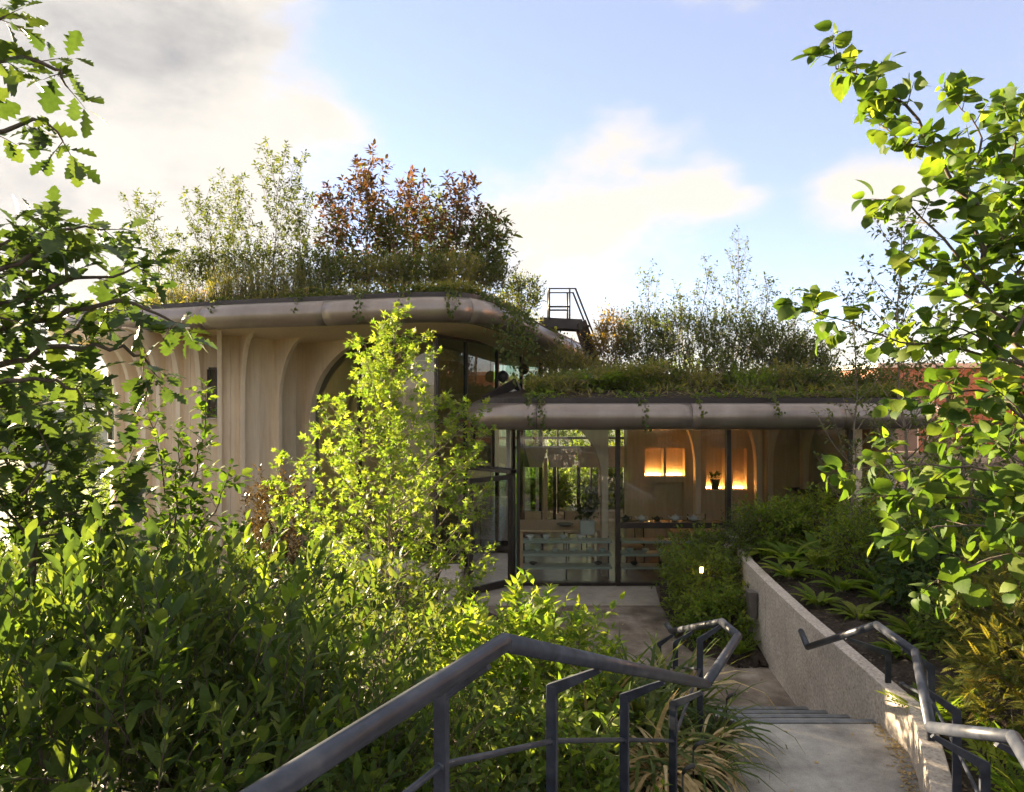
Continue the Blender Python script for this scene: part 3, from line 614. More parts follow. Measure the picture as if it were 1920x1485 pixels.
UP = closed_smooth([(-10.4,19.5,4.75),(-10.3,16.6,4.75),(-9.7,14.6,4.75),(-8.15,13.45,4.75),(-5.3,12.3,4.75),(-3.4,11.75,4.75),(-1.9,11.32,4.75),(-1.15,11.22,4.75),(-.70,11.40,4.75),(-.42,11.85,4.74),
                    (.0,12.8,4.68),(.75,14.55,4.52),(1.55,16.4,4.36),(1.95,17.6,4.28),(1.75,18.8,4.3),(.6,20.2,4.4),(-2,21.5,4.6),(-7,22,4.75)])
LOW = closed_smooth([(6.8,19.5,3.05),(4,20.2,3.05),(1.5,19.0,3.1),(.6,16.5,3.18),(-.15,13.6,3.16),(-.52,12.2,3.06),(-.52,11.45,3.0),(-.22,11.08,3.0),(.4,11.0,3.0),(2.6,11.02,3.0),(4.8,11.1,3.0),(6.3,11.2,3.0),(6.95,11.48,3.0),(7.2,12.2,3.0),(7.3,16,3.0)])
roof(UP, bd); roof(LOW, bd, mound=.75)
# folded metal upstand and pale membrane where the low roof runs back under the upper one
mb = MB(); a_, b_, c_ = P(906,752,11.6), P(966,718,13.2), P(1010,742,13.4)
mb.bar(a_, b_, .05, .16); mb.bar(b_, P(985,760,13.0), .05, .12); mb.build('roof_upstand', FLASH, bd)
mb = MB(); mb.add([P(915,757,11.75), P(985,752,11.75), P(1018,744,13.3), P(966,728,13.25)], [(0,1,2,3)]); mb.build('roof_membrane', MEMB, bd)
# timber drum: panels and flaring fins
DC, DR = np.array((-6.61, 15.5)), 2.2
def drum(th, r=DR): return DC+r*np.array((math.sin(th), -math.cos(th)))
def th_for(px):
    lo, hi = R(-44), R(84)
    for _ in range(50):
        m = (lo+hi)/2; q = drum(m)
        if CX+F*q[0]/q[1] < px: lo = m
        else: hi = m
    return lo
ZT = 4.56
def fin(parent, b, dr, Lf, zf, thick=.10, u0=.17, z0=-.6, zt=ZT, mat=TIMBER, name='fin', zcap=.03):
    b = np.array((b[0], b[1])); dr = nrm(np.array(dr[:2])); sd_ = np.array((-dr[1], dr[0]))
    pr = [(0,z0),(u0,z0),(u0,zf)]+[(Lf-(Lf-u0)*math.cos(a), zf+(zt-zcap-zf)*math.sin(a)) for a in np.linspace(.1, math.pi/2, 14)]+[(Lf,zt),(0,zt)]
    v = []
    for s_ in (-thick/2, thick/2):
        for u, z in pr: q = b+dr*u+sd_*s_; v.append((q[0], q[1], z))
    n = len(pr); mb = MB(); mb.add(v, [tuple(range(n)), tuple(range(2*n-1, n-1, -1))]+[(i, n+i, n+(i+1) % n, (i+1) % n) for i in range(n)])
    return mb.build(name, mat, parent, .006)
FPX = [232, 256, 281, 306, 340, 377, 412, 452, 517]
ths = [th_for(p) for p in FPX]+[R(77)]
for i, t_ in enumerate(ths[:-1]):
    fin(bd, drum(t_), (math.sin(t_), -math.cos(t_)), 1.18, 3.25+.12*math.sin(i*2.1), .085)
for i, (a, b) in enumerate(zip(ths, ths[1:])):
    m = (a+b)/2; pa, pb, pm = drum(a), drum(b), drum(m, DR+.035)
    for q0, q1 in ((pa, pm), (pm, pb)):
        d_ = nrm(q1-q0); o_ = np.array((d_[1], -d_[0])); q0_, q1_ = q0+d_*.004, q1-d_*.004
        mb = MB(); mb.prism([q0_, q1_, q1_-o_*.12, q0_-o_*.12], -.6, ZT); mb.build('wall_panel', TIMBER, bd, .003)
# narrow slot window in the drum
t0_, t1_ = ths[5], ths[6]; a, b = drum(t0_+(t1_-t0_)*.42, DR+.045), drum(t0_+(t1_-t0_)*.85, DR+.045)
wn = link('slot_window', None, bd)
mb = MB(); mb.bar((*a, 3.85), (*a, 2.9), .04, .05); mb.bar((*b, 3.85), (*b, 2.9), .04, .05); mb.bar((*a, 3.87), (*b, 3.87), .06, .04); mb.build('window_frame', FRAME, wn, origin=bd.location)
mb = MB(); mb.bar((*a, 2.89), (*b, 2.89), .10, .03); mb.build('window_sill', PLASTER, wn, origin=bd.location)
mb = MB(); mb.bar((*((a+b)/2), 3.85), (*((a+b)/2), 2.9), np.linalg.norm(b-a)-.03, .008, up=(math.sin((t0_+t1_)/2), -math.cos((t0_+t1_)/2), 0)); mb.build('window_pane', surf('dark_pane', [(.3,(.01,.012,.012)),(.7,(.02,.022,.02))], 3, rough=.05), wn, origin=bd.location)
# big window between the drum and the corner, with the timber arch over it
def glazing(p0, p1, z0, z1, cuts, mat, mull=.05, rails=(), cap=True, depth=.08):
    p0 = np.array(p0, float); p1 = np.array(p1, float); d_ = nrm(p1-p0); o_ = np.array((d_[1], -d_[0])); cuts = sorted([0]+list(cuts)+[1]); ln = np.linalg.norm(p1-p0)
    for c in cuts:
        q = p0+(p1-p0)*c; mb = MB(); mb.bar((*q, z0), (*q, z1), mull, depth, up=(o_[0], o_[1], 0)); mb.build('mullion', FRAME, bd, .004)
    zz = [z0]+list(rails)+[z1]
    for z in zz:
        for c0, c1 in zip(cuts, cuts[1:]):
            a = p0+(p1-p0)*c0+d_*mull/2; b = p0+(p1-p0)*c1-d_*mull/2; mb = MB(); mb.bar((*a, z), (*b, z), depth*.8, .055); mb.build('transom', FRAME, bd, .003)
    for za, zb in zip(zz, zz[1:]):
        for c0, c1 in zip(cuts, cuts[1:]):
            a = p0+(p1-p0)*c0+d_*mull*.3; b = p0+(p1-p0)*c1-d_*mull*.3
            mb = MB(); mb.add([(*a, za+.02), (*b, za+.02), (*b, zb-.02), (*a, zb-.02)], [(0,1,2,3)]); mb.build('glass_pane', mat, bd)
CORN = np.array((-1.36, 12.35)); WL = drum(R(77))
glazing(WL+np.array((.12,-.08)), CORN, .3, 4.44, (.42,), GLASSD, .055)
mb = MB(); d_ = nrm(CORN-WL); o_ = np.array((d_[1], -d_[0])); mb.prism([WL+o_*.04, CORN+o_*.04, CORN-o_*.1, WL-o_*.1], -.6, .26); mb.build('plinth', PLASTER, bd)
fin(bd, WL+np.array((.02,-.02)), (.754,-.656), 2.75, 2.9, .22, .20, -.6, 4.54, name='timber_arch')
fin(bd, WL+np.array((-.25,.9)), (.80,-.6), 2.6, 2.7, .14, .25, -.6, 4.5, TIMBER2, 'timber_arch')
fin(bd, WL+np.array((.2,2.0)), (.85,-.5), 2.6, 2.7, .14, .25, -.6, 4.5, TIMBER2, 'timber_arch')
SE = np.array((.72, 17.0))
glazing(CORN, SE, -.0, 4.42, (.22, .5, .76), GLASSD, .06, (2.85,))
# interior floors and walls of the upper wing
mb = MB(); mb.prism([(-8.3,16.9),(-4.4,15.2),(-1.4,12.45),(.6,17),(.2,20.5),(-8,20.8)], -.3, .02); mb.build('floor', FLOOR, bd)
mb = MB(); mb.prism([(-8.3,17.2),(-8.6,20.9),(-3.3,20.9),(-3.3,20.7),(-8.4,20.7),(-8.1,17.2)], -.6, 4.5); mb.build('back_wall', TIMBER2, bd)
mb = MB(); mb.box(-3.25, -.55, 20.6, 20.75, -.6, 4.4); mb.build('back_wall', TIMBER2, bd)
# tall window at the far left of the drum
glazing((X_(206,14.9), 14.9), drum(ths[0]-.10, DR-.05), 2.35, 4.3, (), GLASSD, .05)
mb = MB(); q = drum(ths[0]-.10, DR-.06); mb.prism([(X_(206,14.9),14.9),(q[0],q[1]),(q[0]+.1,q[1]+.15),(X_(206,14.9)+.1,15.05)], -5, 2.30); mb.build('side_wall', TIMBER2, bd)
# low wing: front glazing
FY = 12.0
for x, wd in ((.11,.06),(1.86,.075),(3.80,.075),(5.92,.075)):
    mb = MB(); mb.box(x-wd/2, x+wd/2, FY-.05, FY+.07, 0, 2.80); mb.build('mullion', FRAME, bd, .004)
for x0, x1, z in ((.14,1.82,2.775),(1.90,3.76,2.775),(3.84,5.88,2.775),(1.90,3.76,1.06),(3.84,5.88,1.06),(.14,1.82,.03),(1.90,3.76,.03)):
    hgt = .10 if z == 1.06 else .06
    mb = MB(); mb.box(x0, x1, FY-.04, FY+.06, z-hgt/2+(.0 if z > .1 else .01), z+hgt/2); mb.build('transom', FRAME, bd, .003)
for x0, x1, z0, z1 in ((.13,1.83,.06,2.75),(1.89,3.77,1.10,2.75),(3.83,5.89,1.10,2.75),(1.89,3.77,.06,1.02)):
    mb = MB(); mb.add([(x0,FY,z0),(x1,FY,z0),(x1,FY,z1),(x0,FY,z1)], [(0,1,2,3)]); mb.build('glass_pane', GLASS, bd)
mb = MB(); mb.box(3.84, 6.0, FY-.03, FY+.06, -.2, 1.005); mb.build('plinth', FRAME, bd)
mb = MB(); mb.box(5.97, 6.13, FY-.06, FY+.14, 0, 2.80); mb.build('corner_post', TIMBER, bd, .01)
mb = MB(); mb.tube([(-.02,12.25,0),(-.02,12.25,2.85)], .085, 16); mb.build('column', surf('grey_column', [(.3,(.24,.22,.20)),(.7,(.32,.30,.27))], 4, rough=.5), bd)
glazing((-.72,12.75), (.02,12.12), 2.02, 2.82, (.5,), GLASS, .03)
mb = MB(); mb.bar((-.75,12.70,2.0),(.05,12.02,2.0), .22, .06); mb.build('door_head', FRAME, bd, .004)
# open entrance door
dr = link('door', None, bd); h0, h1 = np.array((.0,11.93)), np.array((-.72,11.30)); dd = nrm(h1-h0)
mb = MB()
for q in (h0+dd*.04, h1-dd*.04): mb.bar((*q, .03), (*q, 1.96), .08, .05, up=(dd[1], -dd[0], 0))
mb.bar((*h0, .09), (*h1, .09), .048, .12); mb.bar((*h0, 1.92), (*h1, 1.92), .048, .08); mb.build('door_frame', FRAME, dr, .003, origin=bd.location)
mb = MB(); mb.add([(*(h0+dd*.07),.14),(*(h1-dd*.07),.14),(*(h1-dd*.07),1.89),(*(h0+dd*.07),1.89)], [(0,1,2,3)]); mb.build('door_pane', GLASS, dr, origin=bd.location)
mb = MB(); q = h0+dd*.80; o_ = np.array((dd[1], -dd[0])); mb.tube([(*(q+o_*.06),.75),(*(q+o_*.06),1.35)], .014, 8); mb.build('door_handle', STEEL, dr, origin=bd.location)
# low wing interior
mb = MB(); mb.box(-.9, 6.9, 12.06, 21, -.25, .0); mb.build('floor', FLOOR, bd)
holes = [(3.00,3.42,1.52,2.15),(3.48,3.90,1.52,2.15),(4.38,4.80,1.22,2.15),(4.98,5.30,1.22,2.15),(3.10,3.88,.35,1.38)]
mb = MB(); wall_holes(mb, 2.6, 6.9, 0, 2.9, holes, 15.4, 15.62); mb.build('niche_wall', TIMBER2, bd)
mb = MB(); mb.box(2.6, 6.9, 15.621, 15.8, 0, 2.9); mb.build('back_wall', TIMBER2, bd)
for h in holes[:4]:
    mb = MB(); mb.box(h[0]+.03, h[1]-.03, 15.56, 15.60, h[2]+.012, h[2]+.035); mb.build('niche_light', LAMP, bd)
    mb = MB(); mb.box(h[0]-.015, h[1]+.015, 15.36, 15.55, h[2]-.03, h[2]); mb.build('niche_shelf', TIMBER, bd)
mb = MB(); mb.box(6.75, 6.9, 12.3, 15.39, 0, 2.9); mb.build('end_wall', PLASTER, bd)
for x, dx, Lf in ((1.78,-1,.85),(4.15,-1,.55),(5.5,-1,.5),(5.62,1,.5),(6.4,1,.5)):
    fin(bd, (x, 12.75 if x < 2 else 15.1), (dx, 0), Lf, 1.75, .26 if x < 2 else .2, .12, 0, 2.84, TIMBER, 'timber_arch')
# folded timber panels built solid in place of a soffit reflection, and the far glazing
for i in range(5):
    x0 = -.6+.72*i; mb = MB(); mb.add([(x0,16.05,2.12),(x0+.71,16.05,2.12),(x0+.60,16.35,1.62),(x0+.05,16.35,1.62),(x0,16.5,2.12),(x0+.71,16.5,2.12),(x0+.60,16.5,1.62),(x0+.05,16.5,1.62)],
        [(0,1,2,3),(4,7,6,5),(0,4,5,1),(3,2,6,7),(0,3,7,4),(1,5,6,2)]); mb.build('reflected_soffit_panel', TIMBER, bd)
for x in np.linspace(-.6, 3.2, 5):
    mb = MB(); mb.box(x-.025, x+.025, 19.4, 19.48, 0, 2.9); mb.build('mullion', FRAME, bd)
mb = MB(); mb.box(-.6, 3.2, 19.4, 19.48, 2.10, 2.17); mb.build('transom', FRAME, bd)
for a, b in ((1.02,1.10),(1.62,1.70)):
    mb = MB(); mb.box(a, b, 17.0, 17.1, 0, 1.62); mb.build('post', FRAME, bd)
mb = MB(); mb.box(1.02, 1.70, 17.0, 17.1, 1.62, 1.70); mb.build('beam', FRAME, bd)
mb = MB(); mb.box(.8, .9, 17.3, 17.4, 0, 1.75); mb.box(2.2, 2.3, 17.3, 17.4, 0, 1.75); mb.build('post', TIMBER, bd)
# small pale wall by the entrance
mb = MB(); mb.box(-1.15, -.82, 10.6, 11.6, -.1, .48); tag(mb.build('low_wall', CONC, None, .01), 'short low pale concrete wall beside the entrance door', 'wall')

# ------------------------------------------------------------------ roof access stair
rs = thing('roof_stair', 'dark steel access stair with tube guard rails between the two roofs', 'stairs', (1.2, 15.0, 3.6))
Y0 = 15.0
a, b, c = P(1012,604,Y0), P(1090,608,Y0), P(1128,712,Y0+.3)
for dy in (0, .62):
    mb = MB(); o_ = np.array((0,dy,0)); mb.bar(a+o_, b+o_+np.array((.02,0,0)), .02, .22); mb.build('stringer', FLASH, rs)
    mb = MB(); mb.bar(b+o_+np.array((.0,.022,.06)), c+o_, .02, .26); mb.build('stringer', FLASH, rs)
mb = MB(); mb.prism([(a[0],Y0+.012),(b[0],Y0+.012),(b[0],Y0+.60),(a[0],Y0+.60)], a[2]+.04, a[2]+.07); mb.build('platform', FLASH, rs)
for k in range(6):
    q = b+(c-b)*(k+.5)/6; mb = MB(); mb.box(q[0]-.04, q[0]+.16, Y0+.04, Y0+.6, q[2]+.06, q[2]+.09); mb.build('tread', FLASH, rs)
def rod_part(pts, r=.020): mb = MB(); mb.tube(pts, r, 8); mb.build('guard_rail', BLACK, rs)
g0, g1, g2 = P(1030,600,Y0), P(1030,541,Y0), P(1079,541,Y0)
for dy in (0, .6):
    o_ = np.array((0,dy,0)); rod_part([g0+o_, g1+o_, g2+o_, P(1122,650,Y0+.3)+o_]); rod_part([P(1030,575,Y0)+o_, P(1068,575,Y0)+o_]); rod_part([P(1068,541,Y0)+o_, P(1068,600,Y0)+o_])
rod_part([g1, g1+np.array((0,.6,0))]); rod_part([P(1030,575,Y0), P(1030,575,Y0)+np.array((0,.6,0))])

# ------------------------------------------------------------------ things seen through the glass
def shelf_unit(x0, x1, lab):
    t_ = thing('display_shelf', lab, 'shelf', ((x0+x1)/2, 12.35, 0))
    for z in (.27, .50, .73): mb = MB(); mb.box(x0, x1, 12.14, 12.42, z-.022, z+.022); mb.build('shelf_board', MINT, t_, .004)
    for x in (x0+.02, (x0+x1)/2, x1-.02): mb = MB(); mb.box(x-.012, x+.012, 12.43, 12.455, 0, .78); mb.build('upright', FRAME, t_)
    return t_
shelf_unit(.20, 1.78, 'pale green open shelves behind the left glass pane'); shelf_unit(1.96, 3.4, 'pale green open shelves behind the low right glass pane')
def bowl_mesh(r, h, mat):
    mb = MB(); mb.lathe((0,0,0), [(r*.45,0),(r*.5,.01),(r*.9,h*.6),(r,h),(r*.93,h),(r*.8,h*.6),(r*.4,.02)], 14); return mb.mesh('bowl', mat)
bw = [bowl_mesh(.07, .075, WHITE), bowl_mesh(.065, .06, MINT), bowl_mesh(.075, .05, BLACK)]
def bowl(x, z, k, lab, grp): tag(link('bowl', bw[k], None, (x, 12.28, z)), lab, 'bowl', grp)
for j, x in enumerate((.33,.62,.92,1.22)): bowl(x, .753, 0, 'white cup on the top shelf behind the left glass pane, %s from the left' % ('first','second','third','fourth')[j], 'cups on the shelves')
for j, x in enumerate((.45,.78,1.10,1.40,1.62)): bowl(x, .523, 1, 'pale green bowl on the middle shelf behind the left pane, %s from the left' % ('first','second','third','fourth','fifth')[j], 'bowls on the shelves')
for j, x in enumerate((.38,1.55)): bowl(x, .293, 2, ('black bowl at the left end of the bottom shelf','black bowl at the right end of the bottom shelf')[j], 'bowls on the shelves')
for j, x in enumerate((2.12,2.40,2.66,2.92)): bowl(x, .523, 1, 'pale green bowl on the middle shelf behind the low right pane, %s from the left' % ('first','second','third','fourth')[j], 'bowls on the shelves')
for j, x in enumerate((2.2,2.7)): bowl(x, .293, 2, ('black dish on the bottom shelf of the right unit, left one','black dish on the bottom shelf of the right unit, right one')[j], 'bowls on the shelves')
def teapot(x, mat, lab, s=1):
    t_ = thing('teapot', lab, 'teapot', (x, 12.13, 1.112), 'teapots on the sill')
    c_ = np.array((x,12.13,1.112)); mb = MB(); mb.lathe(c_, [(.035*s,0),(.062*s,.02*s),(.07*s,.045*s),(.055*s,.075*s),(.03*s,.085*s)], 16); mb.build('body', mat, t_)
    mb = MB(); mb.tube([c_+np.array((-.06*s,0,.04*s)), c_+np.array((-.09*s,0,.05*s)), c_+np.array((-.115*s,0,.085*s))], (.014*s,.011*s,.008*s), 8); mb.build('spout', mat, t_)
    mb = MB(); mb.tube(smooth([c_+np.array((.055*s,0,.07*s)), c_+np.array((.11*s,0,.07*s)), c_+np.array((.10*s,0,.03*s)), c_+np.array((.062*s,0,.022*s))], 3), .006*s, 6); mb.build('handle', mat, t_)
    mb = MB(); mb.lathe(c_+np.array((0,0,.085*s)), [(.032*s,0),(.025*s,.01*s),(.006*s,.014*s),(.010*s,.024*s),(.004*s,.03*s)], 12); mb.build('lid', mat, t_)
mb = MB(); mb.box(1.95, 3.72, 12.065, 12.22, 1.065, 1.11); tag(mb.build('window_shelf', FRAME), 'dark shelf inside the window carrying the teapots', 'shelf')
teapot(2.02, BLACK, 'black teapot at the left end of the window sill'); teapot(2.30, WHITE, 'white teapot, leftmost of the three on the window sill')
teapot(2.58, BLACK, 'low black teapot between two white ones on the sill', .85); teapot(2.90, WHITE, 'white teapot, middle one of the three on the sill', 1.1); teapot(3.23, WHITE, 'white teapot, rightmost of the three on the sill', 1.05)
def table(x0, x1, y0, y1, lab):
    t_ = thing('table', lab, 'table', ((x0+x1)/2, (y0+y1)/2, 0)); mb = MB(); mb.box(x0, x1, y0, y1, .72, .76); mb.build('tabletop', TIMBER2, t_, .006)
    for x in (x0+.08, x1-.08):
        for y in (y0+.08, y1-.08): mb = MB(); mb.box(x-.03, x+.03, y-.03, y+.03, 0, .718); mb.build('leg', TIMBER2, t_)
table(.1, 1.75, 13.1, 14.2, 'long light timber table behind the left glass pane'); table(3.05, 4.6, 12.9, 13.9, 'timber table behind the right window')
mb = MB(); mb.lathe((1.05,13.5,.762), [(.1,0),(.16,.03),(.17,.045)], 16); tag(mb.build('tray', BLACK), 'round dark tray on the long timber table', 'tray')
def chair(x, y, rz, lab):
    t_ = thing('chair', lab, 'chair', (x, y, 0), 'chairs inside the pavilion', rz)
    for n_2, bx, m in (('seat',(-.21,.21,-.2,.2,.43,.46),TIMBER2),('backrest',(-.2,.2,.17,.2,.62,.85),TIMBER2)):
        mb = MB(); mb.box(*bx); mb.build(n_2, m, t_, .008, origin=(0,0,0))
    for i in (-1,1):
        for j in (-1,1): mb = MB(); mb.tube([(i*.19,j*.17,.43 if j < 0 else .85),(i*.2,j*.19,0)], .014, 8); mb.build('leg', FRAME, t_, origin=(0,0,0))
chair(.45, 14.5, 0, 'timber chair at the far side of the long table, left'); chair(1.35, 14.55, .2, 'timber chair at the far side of the long table, right')
chair(2.3, 13.2, -1.3, 'timber chair beside the mullion between the two tables'); chair(3.9, 14.2, .1, 'timber chair behind the table at the right window')
po = thing('potted_plant', 'leafy houseplant in a pale square planter behind the left pane', 'plant', (1.40, 12.75, .76))
mb = MB(); mb.prism([(1.27,12.62),(1.53,12.62),(1.53,12.88),(1.27,12.88)], .762, 1.02); mb.build('planter', CLAYP, po, .01)
rng = np.random.default_rng(5); ns = 26; p_ = np.array((1.40,12.75,1.0))+rng.normal(0, .05, (ns,3)); d_ = nrm(rng.normal(0, .4, (ns,3))+np.array((0,0,1.)))
mb = MB(); ln = .25+.55*rng.random(ns); stems(mb, p_, d_, ln, .005); mb.build('stem', TWIG, po)['kind'] = 'stuff'; leaves(po, 'ovate', LF_HAZEL, *on_shoots(rng, p_, d_, ln, 9, .12), 0, rng)
po = thing('potted_plant', 'small dark potted plant standing in the lit wall niche', 'plant', (4.59, 15.45, 1.22))
mb = MB(); mb.lathe((4.59,15.44,1.225), [(.08,0),(.11,.2),(.115,.22)], 14); mb.build('planter', BLACK, po)
rng = np.random.default_rng(6); ns = 14; p_ = np.array((4.59,15.44,1.45))+rng.normal(0, .02, (ns,3)); d_ = nrm(rng.normal(0, .6, (ns,3))+np.array((0,0,.8)))
leaves(po, 'ovate', LF_DARK, *on_shoots(rng, p_, d_, .14, 5, .09), 0, rng)
for i, (px, py, Y, lab) in enumerate(((943,706,14.6,'dark round pendant lamp hanging behind the upper glass'),(982,692,15.6,'dark round pendant lamp hanging near the glass end of the upper wing'))):
    c_ = P(px, py, Y); t_ = thing('pendant_lamp', lab, 'lamp', tuple(c_), 'pendant lamps')
    mb = MB(); mb.lathe(c_, [(.01,-.13),(.08,-.10),(.125,-.03),(.125,.03),(.08,.10),(.02,.13)], 16); mb.build('shade', BLACK, t_)
    mb = MB(); mb.tube([c_+np.array((0,0,.12)), (c_[0],c_[1],4.35)], .006, 6); mb.build('cord', BLACK, t_)

# ------------------------------------------------------------------ background buildings
def block(name, lab, x0, x1, y0, y1, z0, z1, mat, wins, wmat=None, face='y', roofm=None, over=.3):
    t_ = thing(name, lab, 'building', ((x0+x1)/2, y0, z0)); mb = MB()
    mb.box(x0, x1, y0, y1, z0, z1); mb.build('wall', mat, t_)
    mb = MB(); mb.box(x0-over, x1+over, y0-over, y1+over, z1+.003, z1+.25); mb.build('roof', roofm or MEMB, t_)
    for (a, b, c, d) in wins:
        wv = link('window', None, t_)
        if face == 'y':
            mb = MB(); mb.box(a, b, y0-.05, y0-.003, c, d); mb.build('frame', WHITE, wv, origin=t_.location)
            mb = MB(); mb.box(a+.08, b-.08, y0-.06, y0-.051, c+.08, d-.08); mb.build('pane', wmat, wv, origin=t_.location)
        else:
            mb = MB(); mb.box(x0-.05, x0-.003, a, b, c, d); mb.build('frame', WHITE, wv, origin=t_.location)
            mb = MB(); mb.box(x0-.06, x0-.051, a+.08, b-.08, c+.08, d-.08); mb.build('pane', wmat, wv, origin=t_.location)
    return t_
PANE = surf('far_pane', [(.3,(.05,.07,.09)),(.7,(.10,.13,.16))], .6, rough=.08)
block('brick_building', 'long red brick building with white framed windows behind the right hand trees', 20.5, 44, 38, 50, -3, 4.9, BRICK, [(21.2+1.9*i, 22.6+1.9*i, .2, 1.7) for i in range(11)], PANE)
block('brick_building', 'taller red brick wing beyond the right edge, mirrored in the upper glass', 24, 38, 13, 31.5, -1, 9.5, BRICK, [(13+2.1*i, 14.2+2.1*i, z, z+1.7) for i in range(8) for z in (2.2, 5.6)], PANE, 'x')
HPALE = surf('pale_render', [(.3,(.52,.50,.46)),(.7,(.62,.6,.56))], .5, rough=.9)
for x0, x1, y, z1, lab in ((-52,-43,74,1.6,'long pale low building in the hazy valley at the left'),(-60,-56,84,2.4,'pale square block in the valley, left of the long one'),(-42,-38.5,66,.2,'small pale shed below the long building in the valley')):
    block('valley_building', lab, x0, x1, y, y+10, -9, z1, HPALE, [(x0+.8+1.8*i, x0+1.9+1.8*i, z1-2.2, z1-.9) for i in range(int((x1-x0-.8)/1.8))], PANE)

# ================================================================== plants
# --- oak at the left edge: limbs reach in from a trunk beyond the frame
ob = np.array((-4.1, 3.4, .9)); fork = np.array((-3.7, 3.35, 2.3)); top = np.array((-3.5, 3.3, 4.2))
limbs = [([ob, fork, top, np.array((-3.4,3.3,5.4))], .09, .03, False)]
def LP(pts, Y): return [P(a, b, Y+.05*i) for i, (a, b) in enumerate(pts)]
for st_, pts, Y in ((.9,[(-250,300),(-60,270),(60,225),(118,265)],3.1),(.95,[(-250,250),(-80,150),(20,110),(105,130),(128,165)],3.0),(1,[(-250,130),(-60,60),(10,30)],3.1),(.55,[(-200,540),(0,470),(110,430),(205,430)],3.3),
        (.55,[(-200,520),(-40,470),(40,430)],3.0),(.5,[(-200,600),(40,560),(150,520),(255,500)],3.1),(.45,[(-200,650),(60,610),(190,575),(300,590),(330,605)],3.2),(.4,[(-200,690),(0,650),(110,630),(200,560),(262,540)],3.5),
        (.4,[(-200,730),(20,680),(150,650),(255,655),(290,700)],3.15),(.3,[(-200,760),(-20,720),(90,710),(150,740)],3.0),(.45,[(-200,560),(-30,530),(60,500),(160,470)],3.6),(.3,[(-200,640),(-60,600),(20,600)],2.9),
        (.5,[(-200,560),(-60,520),(60,480),(90,440)],2.9),(.25,[(-200,800),(-40,770),(60,760)],3.2)):
    s0 = fork+(top-fork)*((st_-.25)/.75); limbs.append(([s0]+LP(pts, Y), .022, .004, True, .40))
limb_tree('oak_tree', 'oak tree with lobed leaves reaching in from the left edge against the bright sky', 'tree', ob, limbs, 11, 'oak', LF_OAK, .112, 7, .17, 6, 300, BARK, 62, .05, 1.0, .15, .40, tip=1.0, jit=.4)
# broad-leaved sapling below the oak
b0 = np.array((-2.9, 4.2, .5)); limbs = [([b0, P(60,1000,4.2), P(30,820,4.2)], .03, .008)]
for pts, Y in (([(40,900),(120,830),(190,790)],4.2),([(40,950),(130,900),(235,880)],4.1),([(20,860),(60,780),(110,735)],4.3),([(40,1000),(140,960),(225,940)],4.0),([(20,880),(-20,800),(10,760)],4.2),([(50,1000),(0,950),(-40,930)],4.0),([(40,930),(90,860),(70,800)],3.9),([(60,1010),(120,1000),(190,1010)],3.9)):
    limbs.append((LP(pts, Y), .010, .003))
limb_tree('broadleaf_sapling', 'young tree with broad lobed leaves below the oak at the left edge', 'tree', b0, limbs, 12, 'oak', LF_OAK, .15, 12, .24, 7, 150, BARK, 65, .05, 1.0, .1, .1, tip=1.0)
# --- large leaved tree at the right edge
rb_ = np.array((3.25, 3.6, 1.35)); limbs = [([rb_, P(2010,900,3.5), P(1925,680,3.45), P(1872,560,3.4), P(1840,470,3.4), P(1800,350,3.35), P(1735,245,3.3), P(1655,170,3.25), P(1565,105,3.2)], .020, .003, True, .38)]
for pts, Y in (([(1935,690),(1780,650),(1690,640),(1610,615),(1515,580)],3.4),([(1880,580),(1770,450),(1700,385),(1660,375)],3.35),([(1850,500),(1895,330),(1905,230),(1900,190)],3.5),([(1800,350),(1840,260),(1790,190)],3.45),
        ([(1760,280),(1700,270),(1660,240)],3.3),([(1935,700),(1960,500),(1940,330),(1915,230)],3.6),([(1990,850),(1860,740),(1770,740),(1715,750)],3.3),([(2000,900),(1850,880),(1720,870),(1600,880)],3.1),
        ([(2000,960),(1850,940),(1740,930),(1690,930)],3.2),([(2010,1000),(1880,990),(1780,985),(1700,1000)],3.0),([(2010,1040),(1900,1040),(1820,1060),(1760,1085)],3.0),([(1890,600),(1790,540),(1720,490)],3.3),
        ([(1870,560),(1930,470),(1910,400)],3.3),([(1960,780),(1890,700),(1810,690)],3.6),([(1840,470),(1900,420),(1880,320)],3.4),([(1990,850),(1900,820),(1840,800),(1800,850)],3.4),([(1900,630),(1930,560),(1925,480)],3.2),
        ([(1930,690),(1850,640),(1760,600)],3.3),([(2000,940),(1930,880),(1890,850)],2.9),([(1770,310),(1810,330),(1870,260)],3.5),([(2000,880),(1920,780),(1880,740)],3.2)):
    limbs.append((LP(pts, Y), .008, .0025, True, .12))
limb_tree('hazel_tree', 'tall large leaved tree at the right edge leaning over the steps', 'tree', rb_, limbs, 21, ('hazel','hazel2'), LF_HAZEL, .088, 13, .20, 7, 300, BARK, 65, -.18, .9, .1, .1, tip=.7, jit=.6, mat2=LF_LIME, frac2=.14)
